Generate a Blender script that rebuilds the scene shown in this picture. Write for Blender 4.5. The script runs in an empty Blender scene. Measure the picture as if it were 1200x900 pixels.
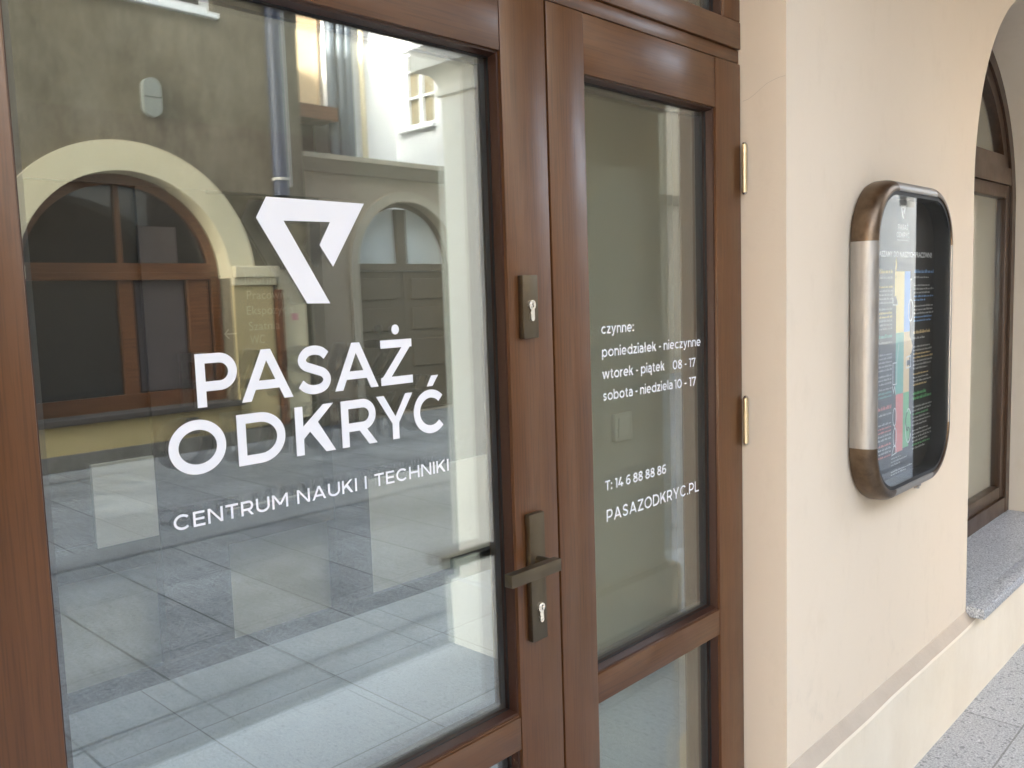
import bpy, bmesh, math, random
from mathutils import Vector, Matrix
from mathutils.geometry import delaunay_2d_cdt

random.seed(4)
scene = bpy.context.scene
C = scene.collection
R = math.radians

# ------------------------------------------------------------------ camera
yaw, pitch, roll = R(46.13705), R(-5.70749), R(-1.85053)
fw = Vector((math.sin(yaw) * math.cos(pitch), math.cos(yaw) * math.cos(pitch), math.sin(pitch)))
rt = Vector((math.cos(yaw), -math.sin(yaw), 0.0))
up = rt.cross(fw)
r2 = math.cos(roll) * rt + math.sin(roll) * up
u2 = -math.sin(roll) * rt + math.cos(roll) * up
cam_data = bpy.data.cameras.new('camera')
cam = bpy.data.objects.new('camera', cam_data)
C.objects.link(cam)
cam.matrix_world = Matrix(((r2.x, u2.x, -fw.x, 0.0), (r2.y, u2.y, -fw.y, -1.1), (r2.z, u2.z, -fw.z, 1.555), (0, 0, 0, 1)))
cam_data.sensor_fit = 'HORIZONTAL'
cam_data.sensor_width = 36.0
cam_data.lens = 36.0 * 1025.486 / 1200.0
cam_data.clip_start = 0.02
cam_data.clip_end = 2000.0
scene.camera = cam

# ------------------------------------------------------------------ sky, sun, exposure
SUN_DIR = Vector((-0.80, 0.45, 0.36)).normalized()        # towards the sun
el = math.asin(SUN_DIR.z)
az = math.atan2(SUN_DIR.x, SUN_DIR.y)
world = bpy.data.worlds.new('World')
scene.world = world
world.use_nodes = True
wn = world.node_tree.nodes
wl = world.node_tree.links
sky = wn.new('ShaderNodeTexSky')
sky.sky_type = 'NISHITA'
sky.sun_disc = False
sky.sun_elevation = el
sky.sun_rotation = az % (2 * math.pi)
sky.air_density = 1.0
sky.dust_density = 3.0
hs = wn.new('ShaderNodeHueSaturation')          # thin high haze: a paler sky than a clear one
hs.inputs['Saturation'].default_value = 0.55
wl.new(sky.outputs[0], hs.inputs['Color'])
wl.new(hs.outputs[0], wn['Background'].inputs['Color'])
wn['Background'].inputs['Strength'].default_value = 0.15
sd = bpy.data.lights.new('sun', 'SUN')
sd.energy = 2.2
sd.angle = R(0.55)
sd.color = (1.0, 0.95, 0.88)
so = bpy.data.objects.new('sun', sd)
C.objects.link(so)
so.rotation_euler = SUN_DIR.to_track_quat('Z', 'Y').to_euler()
so.location = (0, 0, 20)
scene.view_settings.view_transform = 'Standard'
scene.view_settings.look = 'None'
scene.view_settings.exposure = 4.25
scene.view_settings.gamma = 1.0
scene.view_settings.use_curve_mapping = False
cy = scene.cycles
cy.use_denoising = True
cy.max_bounces = 14
cy.diffuse_bounces = 7
cy.glossy_bounces = 6
cy.transmission_bounces = 6
cy.transparent_max_bounces = 40
cy.sample_clamp_indirect = 8.0
cy.blur_glossy = 0.2
cy.caustics_reflective = False
cy.caustics_refractive = False

# ------------------------------------------------------------------ materials
def new_mat(name):
    m = bpy.data.materials.new(name)
    m.use_nodes = True
    nt = m.node_tree
    return m, nt, nt.nodes, nt.links, nt.nodes['Principled BSDF']

def coords(n, l, scale=(1, 1, 1)):
    tc = n.new('ShaderNodeTexCoord')
    mp = n.new('ShaderNodeMapping')
    mp.inputs['Scale'].default_value = scale
    geo = n.new('ShaderNodeNewGeometry')
    l.new(geo.outputs['Position'], mp.inputs['Vector'])
    return mp.outputs['Vector']

def noise(n, l, vec, scale, detail=4.0, rough=0.55):
    t = n.new('ShaderNodeTexNoise')
    t.inputs['Scale'].default_value = scale
    t.inputs['Detail'].default_value = detail
    t.inputs['Roughness'].default_value = rough
    l.new(vec, t.inputs['Vector'])
    return t.outputs['Fac']

def ramp(n, l, fac, stops):
    r = n.new('ShaderNodeValToRGB')
    e = r.color_ramp.elements
    while len(e) < len(stops):
        e.new(0.5)
    for i, (p, c) in enumerate(stops):
        e[i].position = p
        e[i].color = (c[0], c[1], c[2], 1)
    l.new(fac, r.inputs['Fac'])
    return r.outputs['Color']

def mix(n, l, fac, a, b, mode='MIX'):
    m = n.new('ShaderNodeMix')
    m.data_type = 'RGBA'
    m.blend_type = mode
    for s, v in ((0, fac), (6, a), (7, b)):
        if hasattr(v, 'is_linked'):
            l.new(v, m.inputs[s])
        elif s == 0:
            m.inputs[0].default_value = v
        else:
            m.inputs[s].default_value = (v[0], v[1], v[2], 1)
    return m.outputs[2]

def bump(n, l, p, height, strength, dist=0.01):
    b = n.new('ShaderNodeBump')
    b.inputs['Strength'].default_value = strength
    b.inputs['Distance'].default_value = dist
    l.new(height, b.inputs['Height'])
    l.new(b.outputs['Normal'], p.inputs['Normal'])

def plain(name, col, rough=0.5, metal=0.0, coat=0.0, spec=0.5):
    m, nt, n, l, p = new_mat(name)
    p.inputs['Base Color'].default_value = (*col, 1)
    p.inputs['Roughness'].default_value = rough
    p.inputs['Metallic'].default_value = metal
    p.inputs['Coat Weight'].default_value = coat
    p.inputs['Specular IOR Level'].default_value = spec
    return m

def plaster(name, a, b, scale=1.2, fine=90.0, bstr=0.12, rough=0.85, streak=0.0, scol=(0.2, 0.17, 0.13), scuff=0.0):
    m, nt, n, l, p = new_mat(name)
    v = coords(n, l)
    f = noise(n, l, v, scale, 6.0, 0.62)
    col = ramp(n, l, f, [(0.32, a), (0.68, b)])
    f3 = noise(n, l, coords(n, l, (1, 1, 0.5)), 14.0, 5.0, 0.7)
    dk = ramp(n, l, f3, [(0.28, (0.965, 0.96, 0.95)), (0.46, (1, 1, 1))])
    col = mix(n, l, 1.0, col, dk, 'MULTIPLY')
    if streak:
        f2 = noise(n, l, coords(n, l, (1.5, 1.5, 0.55)), 1.7, 9.0, 0.74)
        s = ramp(n, l, f2, [(0.42, (0, 0, 0)), (0.66, (1, 1, 1))])
        mm = n.new('ShaderNodeMath'); mm.operation = 'MULTIPLY'
        l.new(s, mm.inputs[0]); mm.inputs[1].default_value = streak
        col = mix(n, l, mm.outputs[0], col, scol)
    if scuff:                                      # rubbed patches and splashes below knee height
        geo = n.new('ShaderNodeNewGeometry')
        sp = n.new('ShaderNodeSeparateXYZ'); l.new(geo.outputs['Position'], sp.inputs[0])
        mr = n.new('ShaderNodeMapRange'); l.new(sp.outputs['Z'], mr.inputs['Value'])
        mr.inputs['From Min'].default_value = 0.30; mr.inputs['From Max'].default_value = 0.85
        mr.inputs['To Min'].default_value = 1.0; mr.inputs['To Max'].default_value = 0.0
        fs = ramp(n, l, noise(n, l, coords(n, l, (1.6, 1.6, 1.0)), 5.5, 8.0, 0.72), [(0.56, (0, 0, 0)), (0.70, (1, 1, 1))])
        m1 = n.new('ShaderNodeMath'); m1.operation = 'MULTIPLY'; l.new(fs, m1.inputs[0]); l.new(mr.outputs[0], m1.inputs[1])
        m2 = n.new('ShaderNodeMath'); m2.operation = 'MULTIPLY'; l.new(m1.outputs[0], m2.inputs[0]); m2.inputs[1].default_value = scuff
        col = mix(n, l, m2.outputs[0], col, (0.52, 0.45, 0.36))
    l.new(col, p.inputs['Base Color'])
    p.inputs['Roughness'].default_value = rough
    p.inputs['Specular IOR Level'].default_value = 0.25
    g = noise(n, l, v, fine, 4.0, 0.6)
    g2 = noise(n, l, v, 6.0, 3.0, 0.5)
    ad = n.new('ShaderNodeMath'); ad.operation = 'MULTIPLY_ADD'
    l.new(g2, ad.inputs[0]); ad.inputs[1].default_value = 1.6
    l.new(g, ad.inputs[2])
    bump(n, l, p, ad.outputs[0], bstr, 0.004)
    return m

def wood(name, axis, a, b, c):
    m, nt, n, l, p = new_mat(name)
    st = [26.0, 26.0, 26.0]
    st[axis] = 0.9
    v = coords(n, l, tuple(st))
    f = noise(n, l, v, 2.0, 7.0, 0.62)
    col = ramp(n, l, f, [(0.28, a), (0.5, b), (0.74, c)])
    st2 = [170.0, 170.0, 170.0]
    st2[axis] = 5.0
    v2 = coords(n, l, tuple(st2))
    f2 = noise(n, l, v2, 1.6, 3.0, 0.5)
    pores = ramp(n, l, f2, [(0.36, (0.76, 0.75, 0.74)), (0.52, (1, 1, 1))])
    col = mix(n, l, 1.0, col, pores, 'MULTIPLY')
    big = noise(n, l, coords(n, l), 1.7, 3.0, 0.5)
    bv = ramp(n, l, big, [(0.3, (0.86, 0.86, 0.86)), (0.7, (1.12, 1.10, 1.08))])
    col = mix(n, l, 1.0, col, bv, 'MULTIPLY')
    l.new(col, p.inputs['Base Color'])
    rr = ramp(n, l, noise(n, l, coords(n, l), 9.0, 4.0), [(0.3, (0.30,) * 3), (0.7, (0.42,) * 3)])
    l.new(rr, p.inputs['Roughness'])
    p.inputs['Coat Weight'].default_value = 0.13
    p.inputs['Coat Roughness'].default_value = 0.22
    bump(n, l, p, f2, 0.10, 0.001)
    return m

def glass(name, f0, tint):
    m = bpy.data.materials.new(name)
    m.use_nodes = True
    nt = m.node_tree; n = nt.nodes; l = nt.links
    n.remove(n['Principled BSDF'])
    geo = n.new('ShaderNodeNewGeometry')
    d = n.new('ShaderNodeVectorMath'); d.operation = 'DOT_PRODUCT'
    l.new(geo.outputs['Incoming'], d.inputs[0]); l.new(geo.outputs['Normal'], d.inputs[1])
    ab = n.new('ShaderNodeMath'); ab.operation = 'ABSOLUTE'; l.new(d.outputs['Value'], ab.inputs[0])
    om = n.new('ShaderNodeMath'); om.operation = 'SUBTRACT'; om.inputs[0].default_value = 1.0; l.new(ab.outputs[0], om.inputs[1])
    pw = n.new('ShaderNodeMath'); pw.operation = 'POWER'; l.new(om.outputs[0], pw.inputs[0]); pw.inputs[1].default_value = 5.0
    ma = n.new('ShaderNodeMath'); ma.operation = 'MULTIPLY_ADD'; l.new(pw.outputs[0], ma.inputs[0])
    ma.inputs[1].default_value = 1.0 - f0; ma.inputs[2].default_value = f0
    tr = n.new('ShaderNodeBsdfTransparent'); tr.inputs['Color'].default_value = (*tint, 1)
    gl = n.new('ShaderNodeBsdfGlossy'); gl.inputs['Roughness'].default_value = 0.0
    gl.inputs['Color'].default_value = (0.97, 1.0, 1.0, 1)
    mx = n.new('ShaderNodeMixShader')
    l.new(ma.outputs[0], mx.inputs[0]); l.new(tr.outputs[0], mx.inputs[1]); l.new(gl.outputs[0], mx.inputs[2])
    l.new(mx.outputs[0], n['Material Output'].inputs['Surface'])
    return m

def granite(name, a, b, c, fine=260.0, rough=0.55, joints=None, stain=0.25, mortar=0.30):
    """speckled stone; joints = (x size, y size, width, offset x, offset y, stagger)"""
    m, nt, n, l, p = new_mat(name)
    v = coords(n, l)
    f = noise(n, l, v, fine, 3.0, 0.75)
    col = ramp(n, l, f, [(0.33, a), (0.50, b), (0.68, c)])
    vo = n.new('ShaderNodeTexVoronoi'); vo.inputs['Scale'].default_value = fine * 0.75
    l.new(v, vo.inputs['Vector'])
    spk = ramp(n, l, vo.outputs['Color'], [(0.12, (0.55, 0.55, 0.56)), (0.24, (1, 1, 1)), (0.86, (1, 1, 1)), (0.93, (1.25, 1.25, 1.25))])
    col = mix(n, l, 1.0, col, spk, 'MULTIPLY')
    big = noise(n, l, v, 1.1, 6.0, 0.65)
    st = ramp(n, l, big, [(0.3, (1 - stain,) * 3), (0.62, (1.06,) * 3)])
    col = mix(n, l, 1.0, col, st, 'MULTIPLY')
    if joints:
        sx, sy, w, ox, oy, stag = joints
        br = n.new('ShaderNodeTexBrick')
        mp = n.new('ShaderNodeMapping')
        geo = n.new('ShaderNodeNewGeometry')
        l.new(geo.outputs['Position'], mp.inputs['Vector'])
        mp.inputs['Location'].default_value = (-ox, -oy, 0)
        l.new(mp.outputs['Vector'], br.inputs['Vector'])
        br.offset = stag
        br.inputs['Scale'].default_value = 1.0
        br.inputs['Mortar Size'].default_value = w
        br.inputs['Mortar Smooth'].default_value = 0.3
        br.inputs['Brick Width'].default_value = sx
        br.inputs['Row Height'].default_value = sy
        br.inputs['Color1'].default_value = (0.86, 0.86, 0.87, 1)
        br.inputs['Color2'].default_value = (1.08, 1.08, 1.07, 1)
        br.inputs['Mortar'].default_value = (mortar, mortar * 0.98, mortar * 0.95, 1)
        col = mix(n, l, 1.0, col, br.outputs['Color'], 'MULTIPLY')
    l.new(col, p.inputs['Base Color'])
    p.inputs['Roughness'].default_value = rough
    bump(n, l, p, f, 0.12, 0.001)
    return m

def metal(name, col, rough, spots=0.0, aniso=None):
    m, nt, n, l, p = new_mat(name)
    v = coords(n, l, aniso or (1, 1, 1))
    f = noise(n, l, v, 22.0, 6.0, 0.65)
    cc = ramp(n, l, f, [(0.3, tuple(x * (1 - spots) for x in col)), (0.7, tuple(min(1, x * (1 + spots)) for x in col))])
    l.new(cc, p.inputs['Base Color'])
    p.inputs['Metallic'].default_value = 1.0
    rr = ramp(n, l, f, [(0.3, (rough * 0.8,) * 3), (0.7, (rough * 1.25,) * 3)])
    l.new(rr, p.inputs['Roughness'])
    return m

WA, WB, WC = (0.096, 0.0365, 0.0110), (0.114, 0.0450, 0.0142), (0.136, 0.0560, 0.0185)
M = {}
M['wood_v'] = wood('varnished_wood_upright', 2, WA, WB, WC)
M['wood_h'] = wood('varnished_wood_level', 0, WA, WB, WC)
M['wood_dark'] = plain('stained_rebate_wood', (0.045, 0.015, 0.007), 0.45)
M['wood_window'] = wood('dark_stained_window_wood', 2, (0.045, 0.022, 0.010), (0.062, 0.031, 0.015), (0.085, 0.044, 0.022))
M['gasket'] = plain('black_rubber_gasket', (0.012, 0.011, 0.011), 0.5)
M['spacer'] = plain('grey_aluminium_spacer', (0.085, 0.082, 0.08), 0.45, 0.3)
M['glass'] = glass('insulating_glass', 0.128, (0.965, 0.985, 0.97))
M['cream'] = plaster('cream_painted_plaster', (0.75, 0.64, 0.505), (0.77, 0.66, 0.525), 1.0, 120.0, 0.14, 0.8, scuff=0.40)
M['ceiling'] = plaster('warm_ceiling_plaster', (0.62, 0.42, 0.24), (0.66, 0.46, 0.28), 1.0, 90.0, 0.1, 0.9)
M['plinthm'] = plaster('pale_plinth_paint', (0.76, 0.67, 0.53), (0.82, 0.74, 0.61), 2.4, 110.0, 0.16, 0.85, 0.14, (0.50, 0.42, 0.33))
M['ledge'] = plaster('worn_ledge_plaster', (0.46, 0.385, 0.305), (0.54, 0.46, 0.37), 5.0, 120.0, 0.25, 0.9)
M['pier'] = plaster('ivory_pier_plaster', (0.74, 0.71, 0.63), (0.77, 0.74, 0.66), 1.2, 90.0, 0.1, 0.85)
M['vinyl'] = plain('white_vinyl', (0.86, 0.87, 0.90), 0.45)
M['bronze'] = metal('brown_bronze_handle', (0.135, 0.112, 0.080), 0.42, 0.10)
M['bronze_edge'] = metal('olive_bronze_edge', (0.14, 0.10, 0.045), 0.40, 0.08)
M['chrome'] = metal('nickel_cylinder', (0.66, 0.64, 0.60), 0.26, 0.06)
M['black'] = plain('black_void', (0.006, 0.006, 0.006), 0.7)
M['brass'] = metal('satin_brass', (0.80, 0.68, 0.45), 0.45, 0.05)
M['sillstone'] = granite('blue_grey_granite', (0.13, 0.14, 0.15), (0.38, 0.39, 0.405), (0.68, 0.69, 0.70), 150.0, 0.35, None, 0.12)
M['paving'] = granite('granite_paving', (0.22, 0.222, 0.22), (0.41, 0.412, 0.408), (0.60, 0.60, 0.59), 150.0, 0.6, (0.9, 0.455, 0.0035, 0.16, -0.335, 0.5), 0.12, 0.52)
M['streetpave'] = granite('street_granite_slabs', (0.10, 0.10, 0.105), (0.225, 0.226, 0.232), (0.36, 0.36, 0.365), 70.0, 0.6, (0.47, 0.94, 0.0065, 1.06, -1.72, 0.0), 0.45)
M['kerb'] = granite('drain_band_granite', (0.13, 0.13, 0.132), (0.20, 0.20, 0.202), (0.27, 0.27, 0.27), 150.0, 0.6, None, 0.3)
M['floor'] = granite('pale_lobby_floor', (0.19, 0.215, 0.245), (0.255, 0.285, 0.32), (0.32, 0.355, 0.39), 420.0, 0.42, (0.6, 0.6, 0.003, 0.2, 0.1, 0.0), 0.15)
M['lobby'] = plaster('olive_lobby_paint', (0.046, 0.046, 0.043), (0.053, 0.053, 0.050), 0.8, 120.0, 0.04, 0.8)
M['partition'] = plaster('grey_green_partition_paint', (0.30, 0.30, 0.255), (0.32, 0.32, 0.275), 0.8, 120.0, 0.04, 0.8)
M['lit_band'] = plaster('lit_lower_wall', (0.31, 0.31, 0.29), (0.34, 0.34, 0.315), 0.8, 120.0, 0.04, 0.8)  # paler than the wall above: brighter light low down put into the colour
M['lobby_ceiling'] = plain('white_lobby_ceiling', (0.62, 0.62, 0.60), 0.9)
M['portal'] = plain('dark_plum_portal', (0.016, 0.012, 0.013), 0.5)
M['skirting'] = plain('dark_grey_skirting', (0.018, 0.017, 0.016), 0.5)
M['signtext'] = plain('pale_sign_lettering', (0.11, 0.11, 0.10), 0.5)
M['poster'] = plain('matt_black_poster', (0.022, 0.019, 0.016), 0.6, 0.0, 0.0, 0.2)
M['coverglass'] = glass('clear_cover_glass', 0.034, (0.985, 0.99, 0.985))
M['ring_steel'] = metal('brushed_steel', (0.40, 0.38, 0.355), 0.50, 0.16, (6, 6, 0.6))
M['ring_bronze'] = metal('patinated_bronze_corner', (0.165, 0.118, 0.080), 0.38, 0.34)
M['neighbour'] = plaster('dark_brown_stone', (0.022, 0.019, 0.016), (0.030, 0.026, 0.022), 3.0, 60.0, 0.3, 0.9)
M['rowgrey'] = plaster('pale_grey_render', (0.26, 0.258, 0.25), (0.29, 0.288, 0.28), 1.0, 60.0, 0.1, 0.9)
M['mauve'] = plain('mauve_blind', (0.085, 0.072, 0.074), 0.25)
M['ring_inside'] = plain('black_inner_lip', (0.010, 0.010, 0.010), 0.5)
M['p_white'] = plain('poster_white', (0.72, 0.72, 0.70), 0.4)
M['p_grey'] = plain('poster_grey', (0.42, 0.41, 0.38), 0.4)
M['p_yellow'] = plain('poster_yellow', (0.78, 0.60, 0.17), 0.4)
M['p_blue'] = plain('poster_blue', (0.10, 0.30, 0.72), 0.4)
M['p_bluetext'] = plain('poster_blue_lettering', (0.16, 0.34, 0.62), 0.4)
M['p_teal'] = plain('poster_teal', (0.09, 0.36, 0.27), 0.4)
M['p_cream'] = plain('poster_sand', (0.74, 0.52, 0.22), 0.4)
M['p_red'] = plain('poster_coral', (0.66, 0.15, 0.12), 0.4)
M['p_green'] = plain('poster_green', (0.10, 0.40, 0.13), 0.4)
# across the street
M['stucco'] = plaster('weathered_brown_stucco', (0.080, 0.064, 0.041), (0.150, 0.122, 0.080), 1.3, 60.0, 0.5, 0.95, 0.8, (0.215, 0.185, 0.135))
M['ochre'] = plaster('ochre_facade_paint', (0.37, 0.295, 0.15), (0.42, 0.335, 0.18), 1.4, 60.0, 0.15, 0.9, 0.15, (0.3, 0.24, 0.14))
M['archband'] = plaster('pale_yellow_band', (0.58, 0.505, 0.345), (0.64, 0.565, 0.395), 1.6, 60.0, 0.15, 0.9, 0.12, (0.42, 0.35, 0.22))
M['basegrey'] = plaster('grey_stone_base', (0.10, 0.095, 0.085), (0.17, 0.16, 0.145), 3.0, 60.0, 0.3, 0.95, 0.3, (0.30, 0.29, 0.27))
M['beige'] = plaster('beige_yard_wall', (0.32, 0.265, 0.20), (0.365, 0.305, 0.235), 1.0, 60.0, 0.15, 0.9, 0.2, (0.36, 0.31, 0.24))
M['beige_light'] = plaster('pale_beige_trim', (0.36, 0.315, 0.24), (0.41, 0.36, 0.285), 1.4, 60.0, 0.2, 0.9)
M['gate'] = plain('brown_gate_paint', (0.115, 0.085, 0.052), 0.6)
M['milk'] = plain('frosted_pane', (0.60, 0.63, 0.63), 0.25)
M['shopwood'] = wood('reddish_shop_wood', 0, (0.10, 0.036, 0.014), (0.14, 0.055, 0.022), (0.18, 0.075, 0.032))
M['darkpane'] = plain('dark_window_glass', (0.012, 0.013, 0.014), 0.03, 0.0, 0.0, 0.9)
M['white_house'] = plaster('white_house_paint', (0.78, 0.79, 0.80), (0.82, 0.83, 0.84), 1.0, 60.0, 0.1, 0.9)
M['cream_house'] = plaster('apricot_house_paint', (0.56, 0.40, 0.23), (0.64, 0.48, 0.30), 0.9, 60.0, 0.2, 0.9, 0.25, (0.45, 0.38, 0.30))
M['white_paint'] = plain('white_window_paint', (0.80, 0.82, 0.84), 0.5)
M['blind'] = plain('tan_window_blind', (0.30, 0.25, 0.16), 0.8)
M['bluepipe'] = plain('blue_grey_pipe', (0.026, 0.036, 0.068), 0.5)
M['slatepipe'] = plain('slate_pipe', (0.09, 0.11, 0.13), 0.5)
M['palepipe'] = plain('pale_conduit', (0.40, 0.38, 0.34), 0.6)
M['roofdark'] = plain('dark_eave', (0.05, 0.04, 0.035), 0.8)
M['grey_plastic'] = plain('pale_grey_plastic', (0.76, 0.75, 0.70), 0.45)
M['bright_patch'] = plain('lit_pane_reflection', (0.46, 0.47, 0.46), 0.5)  # pale colour painting in the reflection of a lit pane
M['switchpale'] = plain('yellowed_white_plastic', (0.46, 0.45, 0.39), 0.4)
M['lampgrey'] = plain('grey_lamp_cover', (0.24, 0.25, 0.23), 0.3)
M['sticker'] = plain('pink_sticker', (0.60, 0.28, 0.28), 0.5)

# ------------------------------------------------------------------ mesh helpers
def link(name, bm, mat, parent=None, smooth=False, kind=None):
    me = bpy.data.meshes.new(name)
    bm.normal_update()
    bm.to_mesh(me)
    bm.free()
    for mt in (mat if isinstance(mat, (list, tuple)) else [mat]):
        me.materials.append(M[mt])
    o = bpy.data.objects.new(name, me)
    C.objects.link(o)
    if parent is not None:
        o.parent = parent
    if kind:
        o['kind'] = kind
    if smooth:
        for p in me.polygons:
            p.use_smooth = True
        try:
            me.set_sharp_from_angle(angle=R(38))
        except Exception:
            pass
    return o

def thing(name, label, cat, group=None):
    o = bpy.data.objects.new(name, None)
    C.objects.link(o)
    o['label'] = label
    o['category'] = cat
    o['kind'] = 'thing'
    if group:
        o['group'] = group
    return o

def tag(o, label, cat, group=None):
    o['label'] = label
    o['category'] = cat
    o['kind'] = 'thing'
    if group:
        o['group'] = group
    return o

def box(bm, x0, x1, y0, y1, z0, z1, bev=0.0, seg=2, mi=0):
    vs = [bm.verts.new(p) for p in ((x0, y0, z0), (x1, y0, z0), (x1, y1, z0), (x0, y1, z0), (x0, y0, z1), (x1, y0, z1), (x1, y1, z1), (x0, y1, z1))]
    fs = [bm.faces.new([vs[i] for i in f]) for f in ((0, 3, 2, 1), (4, 5, 6, 7), (0, 1, 5, 4), (1, 2, 6, 5), (2, 3, 7, 6), (3, 0, 4, 7))]
    for f in fs:
        f.material_index = mi
    if bev:
        es = list({e for f in fs for e in f.edges})
        bmesh.ops.bevel(bm, geom=es, offset=bev, segments=seg, profile=0.5, affect='EDGES')
    return bm

def nb(*a, **k):
    bm = bmesh.new()
    if a:
        box(bm, *a, **k)
    return bm

def prism_xz(bm, outer, holes, y0, y1):
    """solid from an outline with holes in the x-z plane, from y0 (front) to y1 (back)"""
    tmp = bmesh.new()
    for loop in [outer] + list(holes):
        vs = [tmp.verts.new((p[0], 0, p[1])) for p in loop]
        for i in range(len(vs)):
            tmp.edges.new((vs[i], vs[(i + 1) % len(vs)]))
    bmesh.ops.triangle_fill(tmp, use_beauty=True, use_dissolve=False, edges=tmp.edges[:])
    tmp.verts.index_update()
    base = [(v.co.x, v.co.z) for v in tmp.verts]
    fr = [bm.verts.new((x, y0, z)) for x, z in base]
    bk = [bm.verts.new((x, y1, z)) for x, z in base]
    for f in tmp.faces:
        ids = [v.index for v in f.verts]
        bm.faces.new([fr[i] for i in ids])
        bm.faces.new([bk[i] for i in reversed(ids)])
    for e in tmp.edges:
        if len(e.link_faces) == 1:
            a, b = e.verts[0].index, e.verts[1].index
            bm.faces.new((fr[a], fr[b], bk[b], bk[a]))
    tmp.free()
    bmesh.ops.recalc_face_normals(bm, faces=bm.faces[:])
    return bm

def arc(cx, cz, rx, rz, a0, a1, n):
    return [(cx + rx * math.cos(R(a0 + (a1 - a0) * i / n)), cz + rz * math.sin(R(a0 + (a1 - a0) * i / n))) for i in range(n + 1)]

def cyl(bm, p0, p1, r, n=20, r1=None):
    p0, p1 = Vector(p0), Vector(p1)
    d = (p1 - p0)
    q = d.to_track_quat('Z', 'Y')
    a = [bm.verts.new(p0 + q @ Vector((r * math.cos(2 * math.pi * i / n), r * math.sin(2 * math.pi * i / n), 0))) for i in range(n)]
    rr = r if r1 is None else r1
    b = [bm.verts.new(p1 + q @ Vector((rr * math.cos(2 * math.pi * i / n), rr * math.sin(2 * math.pi * i / n), 0))) for i in range(n)]
    for i in range(n):
        bm.faces.new((a[i], a[(i + 1) % n], b[(i + 1) % n], b[i]))
    bm.faces.new(list(reversed(a)))
    bm.faces.new(b)
    return bm

def ring_loft(bm, x0, x1, y0, y1, prof):
    """square collar: prof = list of (outset, z)"""
    rings = []
    for o, z in prof:
        rings.append([bm.verts.new(p) for p in ((x0 - o, y0 - o, z), (x1 + o, y0 - o, z), (x1 + o, y1 + o, z), (x0 - o, y1 + o, z))])
    for a, b in zip(rings, rings[1:]):
        for i in range(4):
            bm.faces.new((a[i], a[(i + 1) % 4], b[(i + 1) % 4], b[i]))
    bm.faces.new(list(reversed(rings[0])))
    bm.faces.new(rings[-1])
    return bm

def frame_xz(bm, x0, x1, z0, z1, w, y0, y1, bev=0.0):
    box(bm, x0, x0 + w, y0, y1, z0, z1, bev)
    box(bm, x1 - w, x1, y0, y1, z0, z1, bev)
    box(bm, x0 + w, x1 - w, y0 + 0.0006, y1 - 0.0006, z0, z0 + w, bev)
    box(bm, x0 + w, x1 - w, y0 + 0.0006, y1 - 0.0006, z1 - w, z1, bev)
    return bm

# ------------------------------------------------------------------ flat lettering: strokes merged to one outline
def band(pts, t, closed=False):
    n = len(pts)
    L, Rr = [], []
    for i in range(n):
        a = pts[(i - 1) % n] if (closed or i > 0) else None
        b = pts[(i + 1) % n] if (closed or i < n - 1) else None
        p = pts[i]
        d1 = Vector((p[0] - a[0], p[1] - a[1])).normalized() if a else None
        d2 = Vector((b[0] - p[0], b[1] - p[1])).normalized() if b else None
        d1 = d1 or d2
        d2 = d2 or d1
        m = (d1 + d2).normalized()
        nn = Vector((-m.y, m.x))
        k = 1.0 / max(0.4, nn.dot(Vector((-d1.y, d1.x))))
        L.append((p[0] + nn.x * t / 2 * k, p[1] + nn.y * t / 2 * k))
        Rr.append((p[0] - nn.x * t / 2 * k, p[1] - nn.y * t / 2 * k))
    qs = []
    for i in range(n if closed else n - 1):
        j = (i + 1) % n
        qs.append([Rr[i], Rr[j], L[j], L[i]])
    return qs

def spline(pts, k=8):
    out = []
    for i in range(len(pts) - 1):
        p0 = pts[max(0, i - 1)]; p1 = pts[i]; p2 = pts[i + 1]; p3 = pts[min(len(pts) - 1, i + 2)]
        for j in range(k):
            t = j / k
            out.append(tuple(0.5 * ((2 * p1[d]) + (-p0[d] + p2[d]) * t + (2 * p0[d] - 5 * p1[d] + 4 * p2[d] - p3[d]) * t * t + (-p0[d] + 3 * p1[d] - 3 * p2[d] + p3[d]) * t ** 3) for d in (0, 1)))
    out.append(pts[-1])
    return out

GW = dict(A=1.06, C=1.0, D=1.0, E=0.74, H=0.96, I=0.0, K=0.88, L=0.70, M=1.14, N=0.96, O=1.12, P=0.82, R=0.84, S=0.80, T=0.84, U=0.94, Y=0.98, Z=0.84)

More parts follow.
